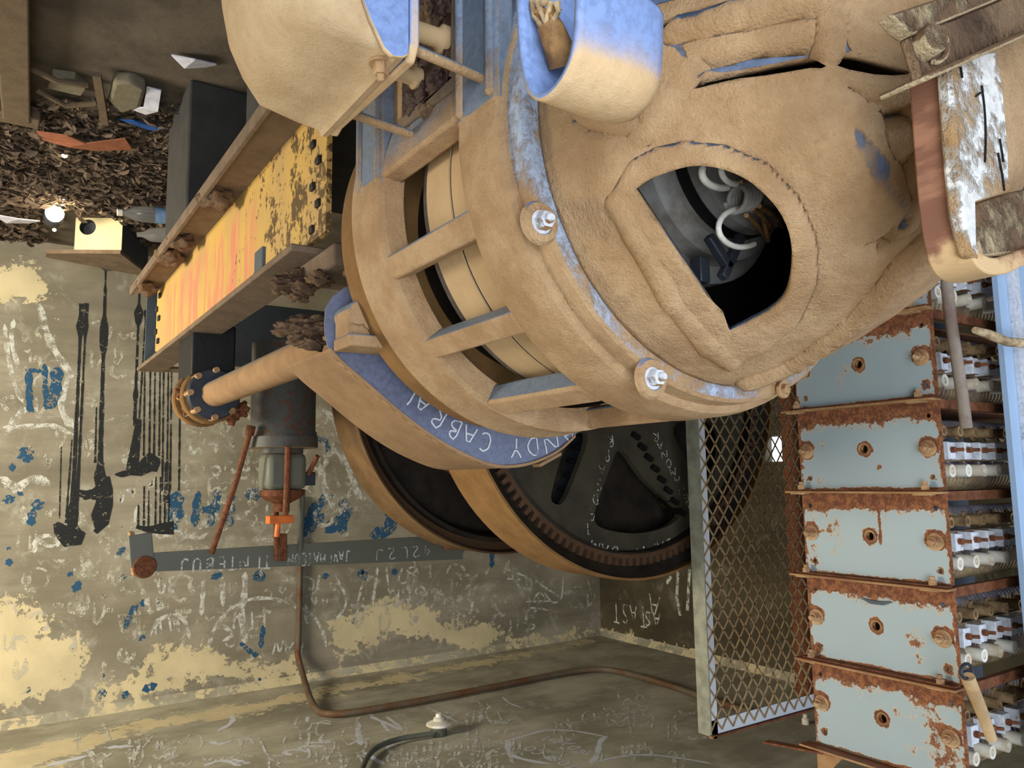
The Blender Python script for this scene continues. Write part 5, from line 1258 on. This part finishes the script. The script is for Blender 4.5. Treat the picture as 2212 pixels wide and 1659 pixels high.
for i in range(ncol + 1):
    for j in range(nrow):
        x = gx0 - i * px_; z = gz1 - .012 - j * pz_ / 2; s_ = 1 if j % 2 else -1
        xa = x - (px_ / 4) * (1 + s_); xb = x - (px_ / 4) * (1 - s_)
        for (u0, u1) in ((xa, xb), (xa - px_ * 0, xb)) if False else ((xa, xb),):
            mb.bar((u0, MY, z), (u1, MY, z - pz_ / 2), .0046, .0026, (0, 1, 0))
        xa2 = x - px_ / 4 * (3 - s_) ; xb2 = x - px_ / 4 * (3 + s_)
        mb.bar((xa2, MY, z), (xb2, MY, z - pz_ / 2), .0046, .0026, (0, 1, 0))
mb.build('mesh_panel', M['mesh_wire'], GT, smooth=False)
mb = MB(); mb.box((gx0 - .02, MY + .03, (gz0 + FZ) / 2), (.04, .04, gz0 - FZ)); mb.box((gx1 + .02, MY + .03, (gz0 + FZ) / 2), (.04, .04, gz0 - FZ)); mb.build('gate_foot', M['mesh_frame'], GT)
# pole in front of the bright opening
pq = atx(1707, 950, -4.3)
mb = MB(); mb.tube([(-4.3, pq.y, FZ), (-4.3, pq.y, 1.12), (-4.3, pq.y, 1.20), (-4.3, pq.y, CZ)], .055, 12); tag(mb.build('rusty_pole', M['rust']), 'rusty upright pole standing before the small bright opening', 'pole')

# ================================================================== ceiling and wall conduit, lamp holder
def along(pts, it=2): return smooth_poly([tuple(p) for p in pts], it, False)
yw = YB - .035; zc_ = CZ - .03
p1 = aty(648, 1232, yw); p2 = aty(640, 1440, yw)
cpts = [(p1.x, yw, 1.5), (p1.x, yw, p2.z - .1), (p2.x, yw - .01, zc_ - .18), (p2.x - .02, yw - .06, zc_ - .06), (atz(690, 1538, zc_).x + .02, atz(690, 1538, zc_).y + .05, zc_)]
cpts += [tuple(atz(x, y, zc_)) for x, y in ((715, 1545), (800, 1533), (1000, 1497), (1220, 1452), (1290, 1444), (1340, 1450), (1440, 1478), (1530, 1510), (1640, 1545))]
mb = MB(); mb.tube(along(cpts, 3), .020, 12); tag(mb.build('rusty_conduit', M['conduit']), 'long rusty conduit bent from the back wall and running along the ceiling', 'conduit')
zl_ = CZ - .028
mb = MB(); mb.tube(along([tuple(atz(x, y, zl_)) for x, y in ((935, 1585), (900, 1590), (860, 1596), (815, 1612), (792, 1635), (775, 1680), (760, 1760), (740, 1900))], 2), .014, 12)
tag(mb.build('grey_conduit', M['conduit_grey']), 'thin grey conduit on the ceiling leading to the white lamp holder', 'conduit')
lp = atz(948, 1580, CZ - .02)
LH = thing('lamp_holder', 'white porcelain lamp holder without a bulb, on the ceiling', 'lamp holder', (lp.x, lp.y, CZ))
mb = MB(); mb.lathe([(0, 0), (.045, 0), (.045, .05), (0, .05)], (lp.x, lp.y, CZ), (0, 0, -1), 32); mb.build('junction_box', M['conduit_grey'], LH, bevel=.003)
mb = MB(); mb.lathe([(0, .05), (.064, .05), (.071, .057), (.069, .066), (.048, .075), (.031, .08), (.029, .094), (.019, .098), (.017, .114), (.014, .117), (0, .114)], (lp.x, lp.y, CZ), (0, 0, -1), 48); mb.build('porcelain_cap', M['ceramic'], LH, ang=40)
lp2 = atz(1740, 1560, CZ - .01); mb = MB(); mb.lathe([(0, 0), (.02, 0), (.02, .03), (.012, .035), (.012, .055), (0, .055)], (lp2.x, lp2.y, CZ), (0, 0, -1), 16); tag(mb.build('small_insulator', M['ceramic']), 'small white insulator on the ceiling past the mesh gate', 'insulator')

# ================================================================== things on the floor, far left
FL = lambda x, y: atz(x, y, FZ)
# carton with a round hole
c = thing('tin_box', 'cream tin box with a round hole, on the debris by the back wall', 'box', (-.42, 5.0, FZ))
Pn = aty(262, 541, 4.85); Pc = aty(160, 541, 4.98); Pg = aty(320, 552, 5.25); zt_ = Pn.z; zb_ = aty(262, 458, 4.85).z
Pc = Vector((Pc.x, Pc.y, 0)); Pn = Vector((Pn.x, Pn.y, 0)); Pg = Vector((Pg.x, Pg.y, 0)); fx = (Pc - Pn); fw = fx.length; fx.normalize(); fy = Vector((-fx.y, fx.x, 0)); fy = fy if fy.y > 0 else -fy
hc = aty(190, 491, 4.95); hu = (Vector((hc.x, hc.y, 0)) - Pn).dot(fx)
F3 = lambda u, v: Pn + fx * u + Vector((0, 0, v))
mb = MB(); mb.sheet([(0, zb_), (fw, zb_), (fw, zt_), (0, zt_)], [circle2((hu, hc.z), .046, 32)], F3, fy * .004); mb.build('front_face', M['cream_box'], c, smooth=False)
mb = MB(); mb.lathe([(.046, 0), (.046, .05), (.0, .052)], F3(hu, hc.z) + fy * .004, fy, 32); mb.build('round_hole', M['dark_steel'], c)
mb = MB(); q0 = Pn + fy * .06; q1 = Pc + fy * .06; mb.prism([Vector((q.x, q.y, zb_)) for q in (Pn, Pc, Pc + Pg - Pn, Pg)], (0, 0, zt_ - zb_)); 
mb = MB(); mb.prism([Vector((q.x, q.y, zb_ + .002)) for q in (Pn + fy * .056, Pc + fy * .056, Pc + Pg - Pn, Pg)], (0, 0, zt_ - zb_ - .003)); mb.prism([Vector((q.x, q.y, zb_ + .002)) for q in (Pn + fy * .005, Pn + fy * .057, Pn + fy * .057 + fx * .01, Pn + fy * .005 + fx * .01)], (0, 0, zt_ - zb_ - .003)); mb.build('box_body', M['grey_box'], c, smooth=False)
mb = MB(); qa = aty(96, 530, 5.35); qb = aty(330, 560, 5.3); mb.prism([Vector((q.x, q.y, zt_)) for q in (Pn - fy * .01, Pc - fy * .01, Vector((qa.x, 5.05, 0)), Vector((qa.x, 5.14, 0)), Vector((qb.x, 5.32, 0)), Pg)], (0, 0, .022)); mb.build('lid', M['beam_flange'], c, smooth=False)
# debris: countless leaves and litter heaped on the floor
bm = bmesh.new(); r3 = random.Random(11)
def fl_pt():
    while True:
        px, py = r3.uniform(-330, 400), r3.uniform(205, 520)
        if py > 240 or r3.random() < .35:
            p = FL(px, min(py, 500 + px * .1)); return p
for k in range(9500):
    p = fl_pt()
    if p.y > YB - .05 or p.y < 2.6 or (-.62 < p.x < -.18 and 4.8 < p.y < 5.45): continue
    L = r3.uniform(.02, .075) * (p.y / 4.2); W = L * r3.uniform(.2, .55); a = r3.uniform(0, 2 * pi); tx, ty = r3.uniform(-.7, .7), r3.uniform(-.6, .6)
    R = Matrix.Rotation(a, 3, 'Z') @ Matrix.Rotation(tx, 3, 'X') @ Matrix.Rotation(ty, 3, 'Y')
    hgt = .004 + abs(r3.gauss(0, .016))
    cc = Vector((p.x, p.y, FZ + .012 + hgt)); cv_ = r3.uniform(-.3, .5) * W
    q = [Vector((-L / 2, 0, 0)), Vector((-L / 6, W / 2, cv_)), Vector((L / 4, W / 2.4, cv_)), Vector((L / 2, 0, 0)), Vector((L / 4, -W / 2.4, cv_)), Vector((-L / 6, -W / 2, cv_)), Vector((0, 0, -cv_ * .2))]
    vv = [bm.verts.new(R @ x + cc) for x in q]
    for i in range(6): bm.faces.new((vv[6], vv[i], vv[(i + 1) % 6]))
me = bpy.data.meshes.new('dry_leaves'); bm.to_mesh(me); bm.free(); me.materials.append(M['leaf'])
o = bpy.data.objects.new('dry_leaves', me); C.objects.link(o); tag(o, 'heap of dry brown leaves and litter on the floor by the back wall', 'leaves', kind='stuff')
def flatbit(name, px, py, poly, mat, label, cat, h=.03, th=.006, sc=1.0):
    p = FL(px, py); mb = MB(); mb.prism([(p.x + x * sc, p.y + y * sc, FZ + h + z * sc) for x, y, z in poly], (0, 0, th)); return tag(mb.build(name, mat, None, ang=20), label, cat)
flatbit('card_scrap', 175, 268, [(.16, .02, .0), (.05, -.05, .02), (-.02, -.03, .03), (-.16, -.10, .0), (-.20, -.02, .01), (-.06, .03, .03), (.04, .02, .04), (.13, .10, 0)], M['orange_card'], 'crumpled orange-brown card scrap among the leaves', 'card', .06)
flatbit('paper_scrap', 313, 200, [(.04, .10, .0), (.0, .02, .02), (.01, -.12, .0), (-.04, -.12, 0), (-.05, .0, .03), (-.02, .1, .01)], M['paper'], 'twisted white paper strip beside the pointed stone', 'paper', .03)
flatbit('paper_scrap', 418, 118, [(.07, .02, .0), (.0, -.03, .02), (-.08, .0, .0), (-.05, .04, 0), (.02, .05, .02)], M['paper'], 'small white paper scrap on the bare floor near the housing', 'paper', .01)
flatbit('paper_scrap', 42, 432, [(.12, .02, .0), (.0, -.03, .02), (-.10, .02, .0), (-.05, .09, 0), (.05, .08, .02)], M['paper'], 'pale crumpled paper near the bright light', 'paper', .09)
flatbit('stone_chip', 145, 172, [(.06, .05, .0), (.05, -.06, 0), (-.02, -.08, .0), (-.06, -.02, .0), (-.05, .05, 0)], M['stone'], 'small square stone chip beside the plank', 'stone', .0, .03)
flatbit('blue_wrapper', 300, 243, [(.07, .01, .0), (.02, -.03, .01), (-.10, .01, .0), (-.05, .05, 0)], M['blue_card'], 'bright blue wrapper scrap in the litter', 'wrapper', .04)
p = FL(274, 185); mb = MB(); mb.prism([(p.x + x, p.y + y, FZ) for x, y in ((.055, -.10), (.0, -.13), (-.055, -.10), (-.06, .06), (-.005, .16), (.055, .07))], (0, 0, .05)); tag(mb.build('pointed_stone', M['stone'], None, bevel=.012), 'rounded grey stone with a pointed end on the dusty floor', 'stone')
mb = MB(); a, b = FL(26, -60), FL(38, 225); mb.bar(Vector((a.x, a.y, FZ + .05)), Vector((b.x, b.y, FZ + .05)), .095, .05); mb.box((b.x, b.y, FZ + .045), (.16, .10, .05)); tag(mb.build('plank', M['rot_wood'], None, bevel=.006), 'dust-covered plank lying at the left edge of the photo', 'plank')
mb = MB(); a, b = FL(210, 138), FL(228, 235); mb.bar(Vector((a.x, a.y, FZ + .04)), Vector((b.x, b.y, FZ + .06)), .028, .02); tag(mb.build('wood_slat', M['rot_wood'], None), 'short upright-looking thin slat beside the pointed stone', 'slat')
mb = MB(); a, b = FL(55, 125), FL(190, 168); mb.tube([Vector((a.x, a.y, FZ + .03)), Vector(((a.x + b.x) / 2, (a.y + b.y) / 2, FZ + .05)), Vector((b.x, b.y, FZ + .03))], .012, 8); tag(mb.build('root_stick', M['rot_wood']), 'thin crooked stick between plank and slat', 'stick')
mb = MB(); a, b = FL(80, 178), FL(210, 208); mb.tube([Vector((a.x, a.y, FZ + .03)), Vector(((a.x + b.x) / 2, (a.y + b.y) / 2 + .04, FZ + .05)), Vector((b.x, b.y, FZ + .03))], .011, 8); tag(mb.build('root_stick', M['rot_wood']), 'thin pale-tipped stick next to the orange card scrap', 'stick')
# plastic bottle lying on its side
g = NT('clear_plastic'); g.b.inputs['Transmission Weight'].default_value = .8; M['plastic'] = g.done(srgb(190, 190, 190), .18, 0, .5); 
pb_ = FL(330, 413); BT = thing('plastic_bottle', 'clear plastic bottle with a blue label lying on the leaves near the beam', 'bottle', (pb_.x, pb_.y, FZ + .1))
o_ = Vector((FL(372, 410).x, pb_.y, FZ + .12)); ax_ = Vector((1, 0, .1))
mb = MB(); mb.lathe([(0, 0), (.038, 0), (.042, .008), (.042, .13), (.036, .17), (.016, .205), (.015, .23), (0, .23)], o_, ax_, 24); mb.build('bottle_body', M['plastic'], BT)
mb = MB(); mb.lathe([(.0425, .02), (.0432, .02), (.0432, .07), (.0425, .07)], o_, ax_, 24, close_prof=True); mb.build('bottle_label', plain('label_blue', srgb(120, 150, 190), .5), BT)
mb = MB(); mb.lathe([(0, .222), (.018, .222), (.018, .245), (0, .245)], o_, ax_, 20); mb.build('bottle_cap', M['ceramic'], BT)
pb2 = FL(318, 470); o_ = Vector((pb2.x + .05, min(pb2.y, 5.3), FZ + .11)); mb = MB(); mb.lathe([(0, 0), (.014, 0), (.016, .03), (.04, .07), (.045, .15), (.03, .16), (0, .16)], o_, Vector((-1, -.2, -.1)), 24); tag(mb.build('crushed_cup', M['plastic']), 'clear crushed plastic cup beside the cream tin box', 'cup')
# added glowing bodies for bright glints on the heap, their source unknown
em = NT('lit_glint'); em.b.inputs['Emission Color'].default_value = (1, .86, .55, 1); em.b.inputs['Emission Strength'].default_value = 30; M['lit'] = em.done(srgb(255, 240, 200), .5)
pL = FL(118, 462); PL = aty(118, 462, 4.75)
LT = thing('bright_glint', 'small bright glint of light on the litter beside the cream tin box', 'glint', PL)
mb = MB(); mb.lathe([(0, -.035), (.025, -.03), (.042, -.01), (.045, .01), (.03, .032), (0, .038)], PL, (0, -1, 0), 24); mb.build('glint_glow', M['lit'], LT)
mb = MB(); mb.lathe([(.046, .0), (.05, .01), (.05, .09), (0, .09)], PL + Vector((0, .0, 0)), (0, 1, 0), 24); mb.build('glint_backing', M['dark_steel'], LT)
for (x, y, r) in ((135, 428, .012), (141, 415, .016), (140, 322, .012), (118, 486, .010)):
    p = FL(x, y); p = Vector((p.x, min(p.y, 5.3), FZ + .03)); mb = MB(); mb.lathe([(0, -r), (r * .8, -r * .6), (r, 0), (r * .8, r * .6), (0, r)], p, (0, 0, 1), 12); mb.build('glint_bead', M['lit'], LT)
pt = bpy.data.lights.new('glint_light', 'POINT'); pt.energy = 4; pt.color = (1, .85, .6); pt.shadow_soft_size = .05; po = bpy.data.objects.new('glint_light', pt); C.objects.link(po); po.location = PL + Vector((0, -.12, .06))  # added point light spreading the glint's glow
